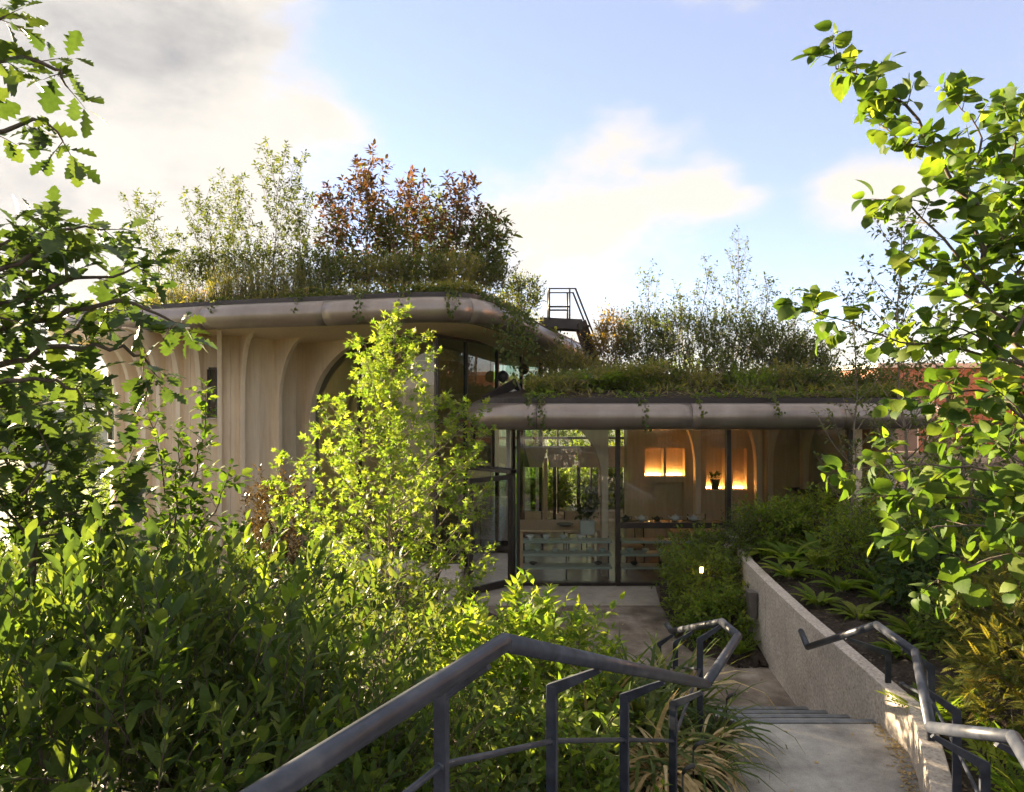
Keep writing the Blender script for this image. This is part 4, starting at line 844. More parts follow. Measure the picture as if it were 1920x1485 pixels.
# --- slender birch behind it, right of the pavilion
rng = np.random.default_rng(3)
def slender(name, lab, base, topp, seed, nb, blen, lt, lm, size, per_m=7, slen=.18, K=5, r0=.018, bark=BARKP, group=None, ang=42, parts=0, t0=.12, mat2=None, frac2=0, rise=.2, zmix=None):
    base = np.array(base, float); topp = np.array(topp, float); rg = np.random.default_rng(seed); mid = (base+topp)/2+np.array((*rg.normal(0, .04, 2)*np.linalg.norm(topp-base), 0))
    lm_ = auto_limbs(rg, [base, mid, topp], r0, nb, blen, ang, t0, rise)
    return limb_tree(name, lab, 'tree', base, lm_, seed, lt, lm, size, per_m, slen, K, parts, bark, 60, -.1, .9, .15, .2, group, .4, -.1, .9, twig_r=.002, mat2=mat2, frac2=frac2, zmix=zmix)
slender('birch_tree', 'slender sparse birch between the pavilion end and the large leaved tree', (5.35,9.0,1.1), P(1690,425,9.0), 31, 30, 1.05, 'small', LF_ROOF, .085, 9, .22, 6, .03)
slender('birch_tree', 'thinner birch with wispy crown just left of the slender birch', (4.7,9.6,1.1), P(1600,560,9.4), 32, 20, .8, 'small', LF_ROOF, .07, 8, .2, 6, .018)
slender('birch_tree', 'low young birch in the bed in front of the roof end', (5.6,8.2,1.2), P(1740,640,8.2), 33, 22, .9, 'small', LF_ROOF, .08, 9, .22, 6, .02)
# --- glowing yellow green tree in front of the pavilion
b0 = np.array((-1.35, 7.5, .05)); tp = P(742, 600, 7.5)
lm_ = auto_limbs(np.random.default_rng(41), [b0, P(735,980,7.5), P(728,800,7.5), tp], .032, 58, 1.85, 60, .10, .14, profile=lambda t: (1.05-1.0*t if t > .3 else .55+.7*t)*(.8+.4*abs(math.sin(t*37))))
limb_tree('yellow_green_tree', 'glowing yellow green young tree in front of the big corner window', 'tree', b0, lm_, 41, 'palm', LF_YELLOW, .080, 13.5, .28, 8, 300, BARKP, 62, -.0, .9, .12, .12, jit=.45, mat2=LF_FEATHER, frac2=.45)
# --- hazel sapling with round leaves in front of the timber drum
b0 = np.array((-2.75, 5.3, .3)); limbs = []
for pts, Y in (([(330,1200),(320,1000),(300,860),(278,765)],5.3),([(330,1200),(350,1000),(375,850),(385,745)],5.2),([(330,1200),(345,1050),(400,960),(425,900)],5.2),([(330,1200),(300,1040),(260,940),(245,900)],5.4),([(330,1200),(330,1020),(330,900),(335,830)],5.1),([(335,1150),(390,1060),(440,1000)],5.1),([(325,1120),(270,1040),(215,1000)],5.2)):
    limbs.append((LP(pts, Y), .011, .003, True, .22))
limb_tree('hazel_sapling', 'many stemmed sapling with small round leaves in front of the timber drum', 'tree', b0, limbs, 51, 'round', LF_HAZEL, .082, 15, .22, 6, 220, BARK, 62, .0, 1.0, .15, .2)
bush('holly_shrub', 'dark bronze upright shrub against the timber wall left of the yellow tree', 'shrub', (-3.55,9.6,-.1), P(522,1000,9.6), (.42,.42,.78), 55, 'small', LF_BURG, .075, 420, .2, 7, outw=.5, upw=.9, zmin=.2)
# --- evergreen shrubs, lower left
EV = dict(leafT='laurel', leafM=LF_LAUREL, bark=BARK)
def ev(lab, c, rad, seed, ns, size=.135, parts=150, zb=None, **k):
    c = np.array(c); zb = float(interp(c[1], ZB)) if zb is None else zb
    bush('evergreen_shrub', lab, 'shrub', (c[0], c[1], zb), c, rad, seed, 'laurel', LF_LAUREL, size, ns, .34, 11, parts, 48, .25, .55, .85, 12, BARK, tip=.9, zmin=zb-.1, group='evergreen shrubs on the bank', mat2=LF_FEATHER, frac2=.16, **k)
ev('big glossy evergreen shrub filling the lower left corner', (-1.75,2.75,1.75), (.95,.60,.85), 61, 420, .108, 300)
ev('evergreen shrub with upright shoots left of the timber drum base', (-1.9,4.1,1.55), (1.0,.7,.85), 62, 360, .10, 300)
ev('evergreen shrub beside the near end of the handrail', (-.95,3.1,1.30), (.60,.55,.75), 63, 330, .088, 200)
ev('evergreen shrub at the left edge behind the corner one', (-3.2,4.4,1.6), (.95,.8,.85), 64, 280, .105, 100)
ev('low evergreen shrub under the handrail in the foreground', (-.75,2.3,1.05), (.55,.35,.5), 65, 200, .08, 60)
# --- mid green shrubs between the evergreens and the yellow tree
def mid(lab, c, rad, seed, ns, size=.085, parts=80, mat=LF_MID, tm='ovate', **k):
    c = np.array(c); zb = float(interp(c[1], ZB)); bush('leafy_shrub', lab, 'shrub', (c[0], c[1], zb), c, rad, seed, tm, mat, size, ns, .30, 10, parts, 55, .2, .6, .8, 12, TWIG, zmin=zb, group='leafy shrubs on the bank', **k)
mid('mid green loose shrub left of the bright dogwood', (-1.05,5.0,1.05), (.80,.70,.85), 71, 330, .085, 150)
mid('mid green shrub below the yellow tree', (-.35,6.0,.7), (.75,.6,.65), 72, 250, .08, 60, LF_LIME)
mid('dull green shrub between the handrail and the dogwood', (-.30,4.0,.95), (.65,.55,.62), 73, 260, .08, 150)
mid('green shrub behind the evergreens below the bronze shrub', (-2.3,6.6,.65), (1.0,.7,.75), 74, 260, .085, 30)
mid('green shrub in front of the timber drum base', (-3.9,7.2,.7), (1.1,.8,.85), 75, 260, .09, 30)
mid('sunlit green shrub beyond the far left bank', (-5.3,8.2,.7), (1.2,.9,1.0), 76, 260, .095, 0, LF_FEATHER)
mid('leafy shrub on the left bank behind the broad leaved sapling', (-4.2,5.8,.9), (1.1,.8,1.0), 77, 260, .095, 0)
mid('small leaved twiggy shrub growing through the evergreens at lower left', (-1.5,3.35,1.75), (.50,.45,.62), 78, 200, .062, 120, LF_MID, 'small')
mid('fresh green small leaved shrub between the evergreens and the handrail', (-.62,3.45,1.25), (.45,.42,.60), 79, 220, .065, 120, LF_FEATHER, 'ovate')
# --- bright dogwood in the middle and low growth under the rail
mid('bright lime green dogwood shrub beside the path', (.05,5.15,.92), (.78,.62,.80), 81, 420, .105, 300, LF_LIME, 'dogwood', mat2=LF_YELLOW, frac2=.25)
mid('bright lime green shrub at the path edge right of the yellow tree', (.35,6.4,.5), (.72,.55,.55), 82, 260, .095, 100, LF_LIME, 'dogwood')
mid('green dogwood below the bend of the handrail', (.25,3.95,.85), (.48,.42,.55), 83, 230, .09, 150, LF_FEATHER, 'dogwood')
mid('small leaved plant under the lower rod of the handrail', (-.05,3.0,.95), (.42,.36,.36), 84, 190, .055, 40, LF_MID, 'small')
# --- strap leaved clumps by the steps
for i, (x, y, n, ln, lab) in enumerate(((.55,4.55,70,.75,'strap leaved clump nearest the handrail bend'),(.92,4.75,80,.80,'strap leaved clump behind the third rail post'),(1.05,5.35,90,.95,'tall strap leaved clump at the head of the lower steps'),(1.40,5.05,60,.62,'strap leaved clump overhanging the landing edge'),
        (.62,5.3,80,.95,'strap leaved clump between the dogwood and the landing'),(1.45,6.0,70,.85,'strap leaved clump beside the lower steps'),(1.22,4.5,50,.5,'low strap leaved clump beside the straw coloured leaves'),(.95,6.0,70,.85,'strap leaved clump behind the others near the path'))):
    clump('strap_leaf_plant', lab, 'plant', (x, y, float(interp(y, ZB))-.02), 90+i, ['blade0','blade1','blade2','blade3'], LF_STRAP, n, ln, .12, .55, n, 'strap leaved plants by the landing', mat2=LF_STRAW, frac2=.10)
for i, (x, y, n, ln, lab) in enumerate(((.98,4.42,110,.55,'withered clump of straw coloured strap leaves by the landing'),(1.28,4.72,60,.45,'smaller withered straw coloured clump at the landing edge'))):
    clump('dry_strap_plant', lab, 'plant', (x, y, float(interp(y, ZB))+.1), 100+i, ['blade2','blade3'], LF_STRAW, n, ln, .12, 1.2, n, 'withered clumps by the landing', up=.8)
# --- feathery shrubs in the path side bed
def fe(lab, c, rad, seed, ns, zb, mat=LF_FEATHER, size=.12, **k):
    bush('feathery_shrub', lab, 'shrub', (c[0], c[1], zb), c, rad, seed, 'ovate', mat, size*.66, int(ns*1.1), .24, 9, 0, 62, .0, 1.0, .25, 9, BARK, flat=1.5, jit=.28, tip=.8, zmin=zb+.02, group='feathery shrubs', **k)
fe('feathery shrub around the lit path lamp', (2.72,9.9,.72), (.42,.40,.34), 111, 220, .05, LF_FEATHER)
fe('green feathery shrub between the path lamp and the wall', (2.95,10.6,.75), (.55,.45,.45), 112, 260, .05, LF_FEATHER)
fe('low feathery shrub at the front of the path side bed', (2.80,9.25,.35), (.42,.36,.32), 113, 240, .05, LF_LIME)
fe('grey green twiggy shrub climbing the end of the concrete wall', (3.35,10.2,.85), (.28,.55,.62), 114, 200, .05, LF_MID, .10)
for i, (x, y, lab) in enumerate(((2.45,9.2,'small fern at the path edge of the lamp bed'),(2.85,8.65,'leafy fern at the near corner of the lamp bed'),(2.55,10.3,'fern in front of the low glass pane'))):
    clump('fern', lab, 'fern', (x, y, .06), 120+i, ['spray'], LF_FEATHER, 26, .32, .05, .9, 26, 'ferns in the lamp bed', part='frond')
# --- right hand bed
fe('spreading feathery shrub in front of the right window, left one', (3.95,10.4,1.30), (.42,.42,.30), 131, 260, 1.0, LF_LIME, .13)
fe('spreading feathery shrub in front of the right window, right one', (4.75,10.6,1.38), (.60,.45,.32), 132, 320, 1.05, LF_LIME, .13)
fe('rounded bright green shrub in the middle of the bed', (4.45,8.6,1.42), (.46,.42,.46), 133, 320, 1.02, LF_LIME, .10)
fe('low green shrub behind the rounded bright one', (5.2,9.6,1.35), (.6,.5,.36), 134, 260, 1.1, LF_LIME, .12)
bush('dark_leafy_shrub', 'dark green broad leaved shrub under the large leaved tree', 'shrub', (4.55,7.1,1.05), (4.55,7.1,1.42), (.62,.55,.50), 141, 'ovate', LF_DARK, .12, 300, .26, 8, 150, 60, .05, .8, .5, 10, BARK)
bush('dark_leafy_shrub', 'second broad leaved shrub behind, below the birch trees', 'shrub', (5.9,8.4,1.2), (5.9,8.4,1.62), (.8,.6,.62), 142, 'ovate', LF_DARK, .12, 300, .26, 8, 60, 60, .05, .8, .5, 10, BARK)
bush('yew_shrub', 'golden lit yew like shrub at the right edge of the frame', 'shrub', (3.55,4.5,1.05), (3.62,4.55,1.62), (.48,.50,.72), 143, 'spray', LF_YEW, .11, 560, .16, 7, 0, 50, .1, .8, .5, 10, BARK, mat2=LF_YELLOWING, frac2=.05)
bush('yew_shrub', 'taller yew like shrub behind the golden one at the right edge', 'shrub', (4.6,5.7,1.1), (4.65,5.75,1.75), (.60,.55,.85), 144, 'spray', LF_YEW, .11, 560, .18, 7, 0, 50, .1, .8, .5, 10, BARK)
bush('leafy_shrub', 'tall green shrub far right behind the yew like shrubs', 'shrub', (6.6,7.4,1.2), (6.6,7.4,2.2), (1.0,.8,1.3), 145, 'ovate', LF_MID, .11, 500, .3, 9, 0, 55, .1, .7, .6, 10, BARK)
fe('bright feathery shrub beside the rounded one, toward the birch trees', (5.1,8.3,1.50), (.55,.5,.46), 135, 300, 1.1, LF_LIME, .12)
fe('low spreading green shrub in front of the dark leafy shrub', (4.3,6.3,1.18), (.42,.40,.26), 136, 220, 1.0, LF_FEATHER, .10)
fe('airy green shrub behind the second dark leafy shrub', (6.2,10.2,1.7), (.9,.6,.7), 137, 360, 1.2, LF_LIME, .13)
fe('green shrub at the foot of the slender birch', (5.5,7.2,1.45), (.55,.5,.45), 138, 280, 1.1, LF_FEATHER, .11)
HO = ['hosta']
hs = [(3.55,7.9,.26,'pale leafy clump close to the wall above the wall light'),(4.3,9.6,.34,'bright hosta clump below the spreading shrubs by the window'),(4.6,7.75,.30,'hosta clump between the rounded bright shrub and the dark one'),(3.95,5.35,.28,'leafy clump in the mulch in front of the yew like shrubs'),(3.72,10.0,.34,'hosta clump at the far top of the bed near the window'),(3.85,9.5,.36,'bright hosta clump, second along the wall from the window'),(4.05,9.1,.34,'hosta clump left of the rounded bright shrub'),(3.95,8.2,.30,'hosta clump in front of the rounded bright shrub'),
      (4.15,7.7,.28,'small hosta clump in the bare mulch near the dark shrub'),(3.75,7.4,.26,'small leafy clump in the open mulch beside the wall, middle'),(4.0,6.7,.28,'leafy clump in the mulch left of the dark shrub'),(3.6,6.3,.22,'tiny leafy clump in the mulch nearest the wall light'),(4.05,5.9,.28,'leafy clump in the mulch in front of the dark shrub'),(3.62,8.9,.28,'low hosta clump close to the wall top'),(4.35,8.0,.3,'hosta clump at the foot of the rounded bright shrub')]
for i, (x, y, ln, lab) in enumerate(hs):
    clump('hosta_plant', lab, 'plant', (x, y, float(rb(x, y))-.01), 150+i, HO, LF_LIME if i % 3 else LF_YELLOW, 30, ln*1.15, .06, .8, 30, 'hosta clumps in the mulch bed', part='leaf')
for i, (x, y, lab) in enumerate(((3.30,4.35,'long leaved fern at the right edge below the yew'),(3.0,3.95,'bright fern behind the right handrail'),(3.25,3.7,'fern at the lower right corner'),(3.15,5.1,'fern in the mulch beside the right handrail post'))):
    clump('fern', lab, 'fern', (x, y, float(rb(x, y))), 170+i, ['spray','blade1'], LF_LIME if i == 1 else LF_LIME, 34, .36, .05, .9, 34, 'ferns by the right handrail', part='frond')
# fallen leaves and mulch chips
rng = np.random.default_rng(8)
mb = MB(); ro = tag(bpy.data.objects.new('fallen_leaves', bpy.data.meshes.new('fallen_leaves')), 'brown fallen leaves gathered along the foot of the wall on the landing', 'leaves', kind='stuff'); COL.objects.link(ro)
n = 260; y = 4.2+1.3*rng.random(n); x = interp(y, XW)-.075-np.abs(rng.normal(0, .06, n)); p = np.stack([x, y, .695+0*x], 1); a = rng.random(n)*6.28
leaves(ro, 'small', LF_STRAW, p, np.stack([np.cos(a), np.sin(a), .1+0*a], 1), np.array((0,0,1.))+rng.normal(0, .3, (n,3)), .018+.03*rng.random(n), 0, rng, 'litter')
n = 90; y = 4.2+7.4*rng.random(n); x = interp(y, XB)+.1+(interp(y, XW)-interp(y, XB)-.2)*rng.random(n); k_ = (y < 5.45) | (y > 7.2); x, y = x[k_], y[k_]; n = len(x); z = np.where(y < 5.45, .696, .006); a = rng.random(n)*6.28
leaves(ro, 'small', LF_STRAW, np.stack([x, y, z], 1), np.stack([np.cos(a), np.sin(a), .1+0*a], 1), np.array((0,0,1.))+rng.normal(0, .3, (n,3)), .02+.03*rng.random(n), 0, rng, 'litter')
n = 5000; y = 3.5+8*rng.random(n); x = interp(y, XW)+.1+3.2*rng.random(n)**1.3; z = np.array([rb(a_, b_) for a_, b_ in zip(x, y)])+.02; a = rng.random(n)*6.28
CHIP = leaf_mat('mulch_chip', (.035,.022,.015), (.07,.045,.03), (.16,.12,.085), .0)
ro = tag(bpy.data.objects.new('mulch', bpy.data.meshes.new('mulch')), 'dark bark mulch chips covering the sloping planted bed', 'mulch', kind='stuff'); COL.objects.link(ro)
leaves(ro, 'small', CHIP, np.stack([x, y, z], 1), np.stack([np.cos(a), np.sin(a), .15+0*a], 1), np.array((0,0,1.))+rng.normal(0, .35, (n,3)), .02+.045*rng.random(n), 0, rng, 'chips')

# ================================================================== roof planting
ZU = 5.06
def ZLf(Y): return 3.27+.13*max(0, Y-11.3)
def up_z(px): return 4.75+.31
# sparse saplings at the left of the upper roof
for i, (px, py, Y, bx, nb, bl, lab) in enumerate(((525,305,14.2,505,26,1.25,'tallest sparse sapling on the upper roof'),(262,385,14.6,300,16,.8,'leaning thin sapling at the left end of the upper roof'),(375,380,14.4,400,20,.95,'sapling left of the tallest on the upper roof'),
        (440,350,15.0,450,22,1.0,'sapling behind, just left of the tallest on the upper roof'),(560,400,14.0,545,18,.85,'sapling between the tallest one and the copper leaved trees'),(320,470,14.8,330,14,.8,'short sapling near the left end of the upper roof'))):
    b0 = np.array((X_(bx, Y), Y, ZU)); slender('roof_sapling', lab, b0, P(px, py, Y), 200+i, nb, bl, 'ovate', LF_ROOF, .085, 9, .22, 6, .014, group='saplings on the upper roof', ang=40, rise=.3)
# copper and green leaved trees
for i, (px, py, Y, bx, nb, bl, m, f2, lab) in enumerate(((690,335,13.6,690,30,1.0,LF_COPPER,.35,'tallest copper leaved tree on the upper roof'),(620,385,13.9,640,22,.75,LF_COPPER,.4,'copper leaved tree at the left of its group'),(765,365,13.8,765,30,.9,LF_COPPER,.5,'copper and green tree in the middle of the roof group'),
        (860,370,13.4,850,30,.95,LF_COPPER,.45,'rust topped tree on the upper roof above the curved corner'),(925,430,13.2,890,26,.8,LF_ROOF,.1,'green leaved tree at the right end of the copper group'),(800,400,14.4,805,24,.9,LF_ROOF,.15,'green tree behind the copper leaved ones'),(730,420,13.1,735,18,.7,LF_ROOF,.2,'low green tree in front of the copper leaved ones'))):
    b0 = np.array((X_(bx, Y), Y, ZU)); slender('copper_tree', lab, b0, P(px, py, Y), 220+i, nb, bl, 'ovate', m, .115, 10, .24, 6, .02, group='copper leaved trees on the upper roof', ang=34, t0=.03, mat2=LF_ROOF if m is LF_COPPER else LF_COPPER, frac2=f2, rise=.35, zmix=(5.4,7.2) if m is LF_COPPER else None)
for i, (px, py, Y, rx, rz_, m, lab) in enumerate(((650,520,13.0,.55,.32,LF_ROOF,'low green bush at the foot of the tallest copper tree'),(720,522,12.7,.5,.28,LF_ROSE,'low olive bush above the ivy trail on the upper roof'),(790,518,12.7,.55,.32,LF_ROOF,'low green bush at the foot of the middle copper tree'),(860,520,12.6,.5,.30,LF_ROSE,'low olive bush at the curved corner of the upper roof'),(915,520,13.0,.45,.30,LF_ROOF,'low green bush at the right end of the copper group'),
        (590,515,13.4,.5,.35,LF_ROOF,'low green bush between saplings and copper trees'),(480,505,14.2,.6,.4,LF_ROOF,'bushy green plant under the tallest roof sapling'),(380,515,14.4,.6,.36,LF_ROOF,'bushy green plant toward the left end of the upper roof'),(975,560,13.6,.40,.40,LF_IVY,'bushy ivy mound at the side edge of the upper roof'))):
    c = P(px, py, Y); bush('low_roof_bush', lab, 'shrub', (c[0], Y, ZU-.05), c, (rx, rx, rz_), 280+i, 'small', m, .08, 260, .24, 7, 0, 50, .2, .5, .9, 8, BARKP, zmin=ZU-.1, group='low bushes on the upper roof', tip=.7)
# rosemary like clumps and grasses: three prototypes, copied
def proto(name, lab, seed, tmpl, mat, n, ln, lean, grp, **k): return clump(name, lab, 'plant', (0,0,0), seed, tmpl, mat, n, ln, .12, lean, 0, grp, **k)
def spray_clump(name, lab, grp, seed, mat, ns=70, h=.75, sz=.07):
    rg = np.random.default_rng(seed); root = thing(name, lab, 'plant', (0,0,0), grp); a = rg.random(ns)*6.28; hh = np.stack([np.cos(a), np.sin(a), 0*a], 1)
    p = hh*.15*np.sqrt(rg.random((ns,1))); d = nrm(hh*.32*rg.random((ns,1))+np.array((0,0,1.))); ln = h*(.55+.5*rg.random(ns)); mb = MB(); stems(mb, p, d, ln, .004); mb.build('stem', TWIG, root)['kind'] = 'stuff'
    leaves(root, 'sliver', mat, *on_shoots(rg, p, d, ln, 22, sz, 38, .08, .3), 0, rg); return root
G_UP, G_LO = 'feathery clumps along the upper roof edge', 'clumps on the lower roof'
rng = np.random.default_rng(77); edge = offset_loop(UP, -.55)
pr_ = [spray_clump('feathery_clump', 'tall feathery green clump near the upper roof edge', G_UP, 301, LF_ROSE), spray_clump('yellow_clump', 'yellowish low clump near the upper roof edge', 'yellowish clumps on the upper roof', 302, LF_YELLOWING, 50, .45, .06),
       spray_clump('feathery_clump', 'olive green upright clump near the upper roof edge', 'olive clumps on the upper roof', 303, LF_ROOF, 60, .6, .075)]
ORD = ['first','second','third','fourth','fifth','sixth','seventh','eighth','ninth','tenth','eleventh','twelfth','thirteenth']
def spread(lst, pr_):
    cnt = [0]*len(pr_); base = [p_['label'] for p_ in pr_]
    for px, Y, k, s, zz in sorted(lst):
        rz = rng.random()*6.28; lab = base[k].replace(' clump ', ' clump, %s of its kind from the left, ' % ORD[cnt[k]], 1)
        if cnt[k] == 0: o = pr_[k]; o.location = (X_(px, Y), Y, zz); o.rotation_euler.z = rz; o.scale = (s,)*3; o['label'] = lab
        else: copy_tree(pr_[k], (X_(px, Y), Y, zz), rz, s, lab)
        cnt[k] += 1
spread([(px, Y, k, s, ZU-.04) for px, Y, k, s in [(300,13.9,0,.9),(330,13.6,0,.8),(352,13.9,1,.9),(385,13.4,1,1.0),(410,13.3,0,1.05),(440,13.1,0,1.2),(470,13.4,2,1.1),(490,12.9,0,1.2),(520,13.0,2,1.0),(545,12.8,0,1.25),(575,12.9,0,1.1),(598,12.6,2,.9),(430,14.0,1,1.2),(560,13.6,1,1.3),(510,13.9,1,1.4),(630,12.7,2,.7),(660,12.8,1,.6),(700,12.6,2,.6),
        (745,12.5,2,.6),(790,12.4,1,.6),(830,12.5,2,.7),(880,12.6,2,.7),(610,13.4,0,1.0),(655,13.5,2,1.0),(350,14.4,0,1.0),(290,14.5,2,1.0)]], pr_)
# low roof: shrubs, grasses, saplings
for i, (px, py, Y, bx, nb, bl, lab) in enumerate(((1385,470,14.0,1370,26,.8,'tallest thin birch sapling on the lower roof'),(1330,510,14.4,1330,20,.7,'thin sapling left of the tallest on the lower roof'),(1215,530,14.2,1235,16,.8,'sparse leaning sapling near the roof stair'),(1275,560,14.8,1290,18,.7,'sapling in the middle of the lower roof thicket'),
        (1440,545,13.6,1430,20,.7,'twiggy sapling right of the tallest on the lower roof'),(1490,580,13.8,1480,18,.7,'thin sapling at the right end of the lower roof'),(1535,630,13.5,1520,14,.6,'short sapling at the far right of the lower roof'))):
    b0 = np.array((X_(bx, Y), Y, ZLf(Y))); slender('roof_birch', lab, b0, P(px, py, Y), 240+i, nb, bl, 'small', LF_ROOF, .065, 7, .18, 5, .014, BARKP, 'saplings on the lower roof', 30, rise=.35)
for i, (px, py, Y, rx, rz_, m, lab) in enumerate(((1150,640,14.8,.45,.5,LF_YELLOWING,'golden leaved shrub beside the roof stair'),(1210,640,14.2,.55,.55,LF_ROOF,'green shrub right of the golden one on the lower roof'),(1290,635,13.6,.7,.62,LF_ROOF,'widest green shrub on the lower roof'),(1380,640,13.8,.6,.55,LF_MID,'dull green shrub under the tallest birch sapling'),
        (1450,655,13.3,.55,.45,LF_ROOF,'green shrub right of the tallest birch sapling'),(1510,680,13.2,.5,.38,LF_ROOF,'low shrub near the right end of the lower roof'),(1060,690,14.4,.5,.38,LF_ROSE,'grey green shrub under the end of the upper roof'),
        (1085,722,12.3,.42,.20,LF_FEATHER,'low bright mat plant at the left of the lower roof edge'),(1140,705,12.9,.45,.28,LF_ROSE,'low grey green plant behind the bright mat plant on the lower roof'),(1185,718,12.3,.40,.22,LF_FEATHER,'low bright plant below the golden shrub on the lower roof'),(1240,708,12.5,.45,.28,LF_MID,'low dull green plant left of the middle of the lower roof'),
        (1300,715,12.2,.42,.22,LF_ROSE,'low grey green plant above the middle ivy trail of the lower roof'),(1350,700,12.7,.5,.30,LF_ROOF,'low olive plant below the tallest birch sapling'),(1405,715,12.2,.42,.22,LF_FEATHER,'low bright plant right of the middle of the lower roof edge'),(1460,705,12.4,.48,.28,LF_ROSE,'low grey green plant toward the right end of the lower roof'),
        (1520,715,12.2,.45,.24,LF_MID,'low dull plant near the last joint of the lower tube'),(1580,712,12.4,.5,.26,LF_ROOF,'low olive plant at the right end of the lower roof'),(1640,712,12.3,.5,.26,LF_ROOF,'low plant on the lower roof behind the slender birch'))):
    c = P(px, py, Y); bush('roof_shrub', lab, 'shrub', (c[0], Y, ZLf(Y)), c-np.array((0,0,.12)), (rx*1.1, rx, rz_*1.15), 260+i, 'small', m, .075, 430 if rz_ > .35 else 190, .32 if rz_ > .35 else .2, 8, 0, 50, .2, .5, .9, 10, BARKP, zmin=ZLf(Y)-.1, group='shrubs on the lower roof', tip=.7)
pr_ = [proto('grass_clump', 'arching green grass clump on the lower roof', 311, ['grass','grass2'], LF_ROSE, 90, .6, .6, 'green grass clumps on the lower roof'), proto('dry_grass_clump', 'straw coloured grass clump on the lower roof', 312, ['grass','grass2'], LF_DRYG, 90, .75, .5, 'dry grass clumps on the lower roof'),
       spray_clump('low_clump', 'low bushy green clump on the lower roof', 'bushy clumps on the lower roof', 313, LF_ROOF, 60, .42, .07)]
spread([(px, Y, k, s, ZLf(Y)-.03) for px, Y, k, s in [(1090,13.2,2,1),(1120,13.6,0,1),(1160,13.3,1,1),(1180,12.9,2,1),(1205,13.2,0,1.1),(1235,12.8,0,.9),(1255,13.2,1,.9),(1290,12.7,1,1.1),(1310,12.9,0,1),(1335,12.6,0,.9),(1360,12.8,1,1.2),(1385,12.5,2,.9),(1400,12.8,0,1),(1425,12.5,1,.9),(1450,12.6,0,1.1),(1480,12.5,1,1.1),(1500,12.7,0,1),(1530,12.5,2,.9),(1560,12.6,0,.9),(1070,13.0,0,.9),(1130,14.2,1,1.2),(1345,13.3,1,1.3),(1275,13.4,0,1.2),(1040,12.8,2,.9),(1590,12.6,2,.9),(1630,12.8,0,1)]], pr_)
# ground cover on both roofs
def cover(name, lab, loop, inner, outer, n, mat, size, zoff, seed, tmpl='small', h=.10, sel=None, slope=0):
    rg = np.random.default_rng(seed); i = rg.integers(len(loop), size=n*3); u = rg.random(n*3)[:,None]; d = inner+(outer-inner)*rg.random(n*3)**1.4
    a, b = loop[i], loop[(i+1) % len(loop)]; p = a+(b-a)*u; t = nrm((b-a)[:,:2]); p[:,0] -= t[:,1]*d; p[:,1] += t[:,0]*d; p[:,2] += zoff+slope*np.maximum(0, d-.3)+h*rg.random(n*3)
    p = p[sel(p)] if sel is not None else p; p = p[np.sin(2.3*p[:,0]+seed)*np.sin(3.1*p[:,1]+1.7*p[:,0]+seed) > -.35]; p = p[:n]; n = len(p); dd = rg.normal(0, 1, (n,3)); dd[:,2] = np.abs(dd[:,2])*.7
    ro = tag(bpy.data.objects.new(name, bpy.data.meshes.new(name)), lab, 'ground cover', kind='stuff'); COL.objects.link(ro)
    leaves(ro, tmpl, mat, p, dd, np.array((0,0,1.))+rg.normal(0, .4, (n,3)), size*(.6+.8*rg.random(n)), 0, rg, 'leaves')
front = lambda p: (p[:,1] < 15.5)
lowsel = lambda p: (p[:,1] < 15.5) & (p[:,0] > .3)
for j, (mt, nn_, sz, tm, h, lab) in enumerate(((LF_FEATHER,6000,.075,'round',.10,'low bright green plants creeping along the lower roof edge'),(LF_DRYG,5000,.12,'sliver',.10,'dry straw coloured litter between the plants of the lower roof'),(LF_ROSE,9000,.14,'sliver',.20,'fine grey green growth over the lower roof soil'))):
    cover('roof_ground_cover', lab, LOW, .22, 3.2, nn_, mt, sz, .28, 401+j, tm, h, lowsel, .13)
for j, (mt, nn_, sz, tm, h, lab) in enumerate(((LF_IVY,4500,.065,'round',.12,'low green plants covering the edge of the upper roof'),(LF_ROSE,4500,.14,'sliver',.22,'fine olive growth behind the upper roof edge'))):
    cover('roof_ground_cover', lab, UP, .12, 1.6, nn_, mt, sz, .28, 411+j, tm, h, front)
# --- ivy trails hanging over the tubes
def ivy(lab, pts, seed, n=70, width=.05, size=.06, strands=1):
    rg = np.random.default_rng(seed); root = thing('ivy_trail', lab, 'ivy', tuple(pts[0]), 'ivy trails over the roof edges'); mb = MB(); pos = []
    for s in range(strands):
        off = rg.normal(0, width, 3) if s else np.zeros(3); off[2] *= .3; cut = 1 if s == 0 else .55+.45*rg.random(); q = smooth(np.array(pts)+off, 5); q = q[:max(4, int(len(q)*cut))]
        q[1:] += rg.normal(0, .012, (len(q)-1, 3)); mb.tube(q, .004, 4, False); pos.append(along(q, int(n*cut), 0, 1, rg)[0])
    pos = np.vstack(pos); pos = pos+rg.normal(0, width*.5, pos.shape)*np.array((1,.6,.5)); m = len(pos); mb.build('stem', TWIG, root)['kind'] = 'stuff'
    d = rg.normal(0, .6, (m,3))+np.array((0,-.2,-.6)); leaves(root, 'round', LF_IVY, pos, d, np.array((0,-1.,.5))+rg.normal(0, .35, (m,3)), size*(.6+.7*rg.random(m)), 0, rg)
def over(px, py_end, Y, zr, loopY):     # from the deck, over the tube front and down
    x = X_(px, Y); ze = P(px, py_end, Y-.03)[2]; e = [np.array((x, Y+.45, zr+.33)), np.array((x, Y+.12, zr+.33)), np.array((x, Y-.09, zr+.24)), np.array((x+.01, Y-.225, zr+.05))]
    if ze < zr-.05: e.append(np.array((x+.02, Y-.235, (zr+ze)/2-.03)))
    e.append(np.array((x+.03, Y-.22, ze))); return e
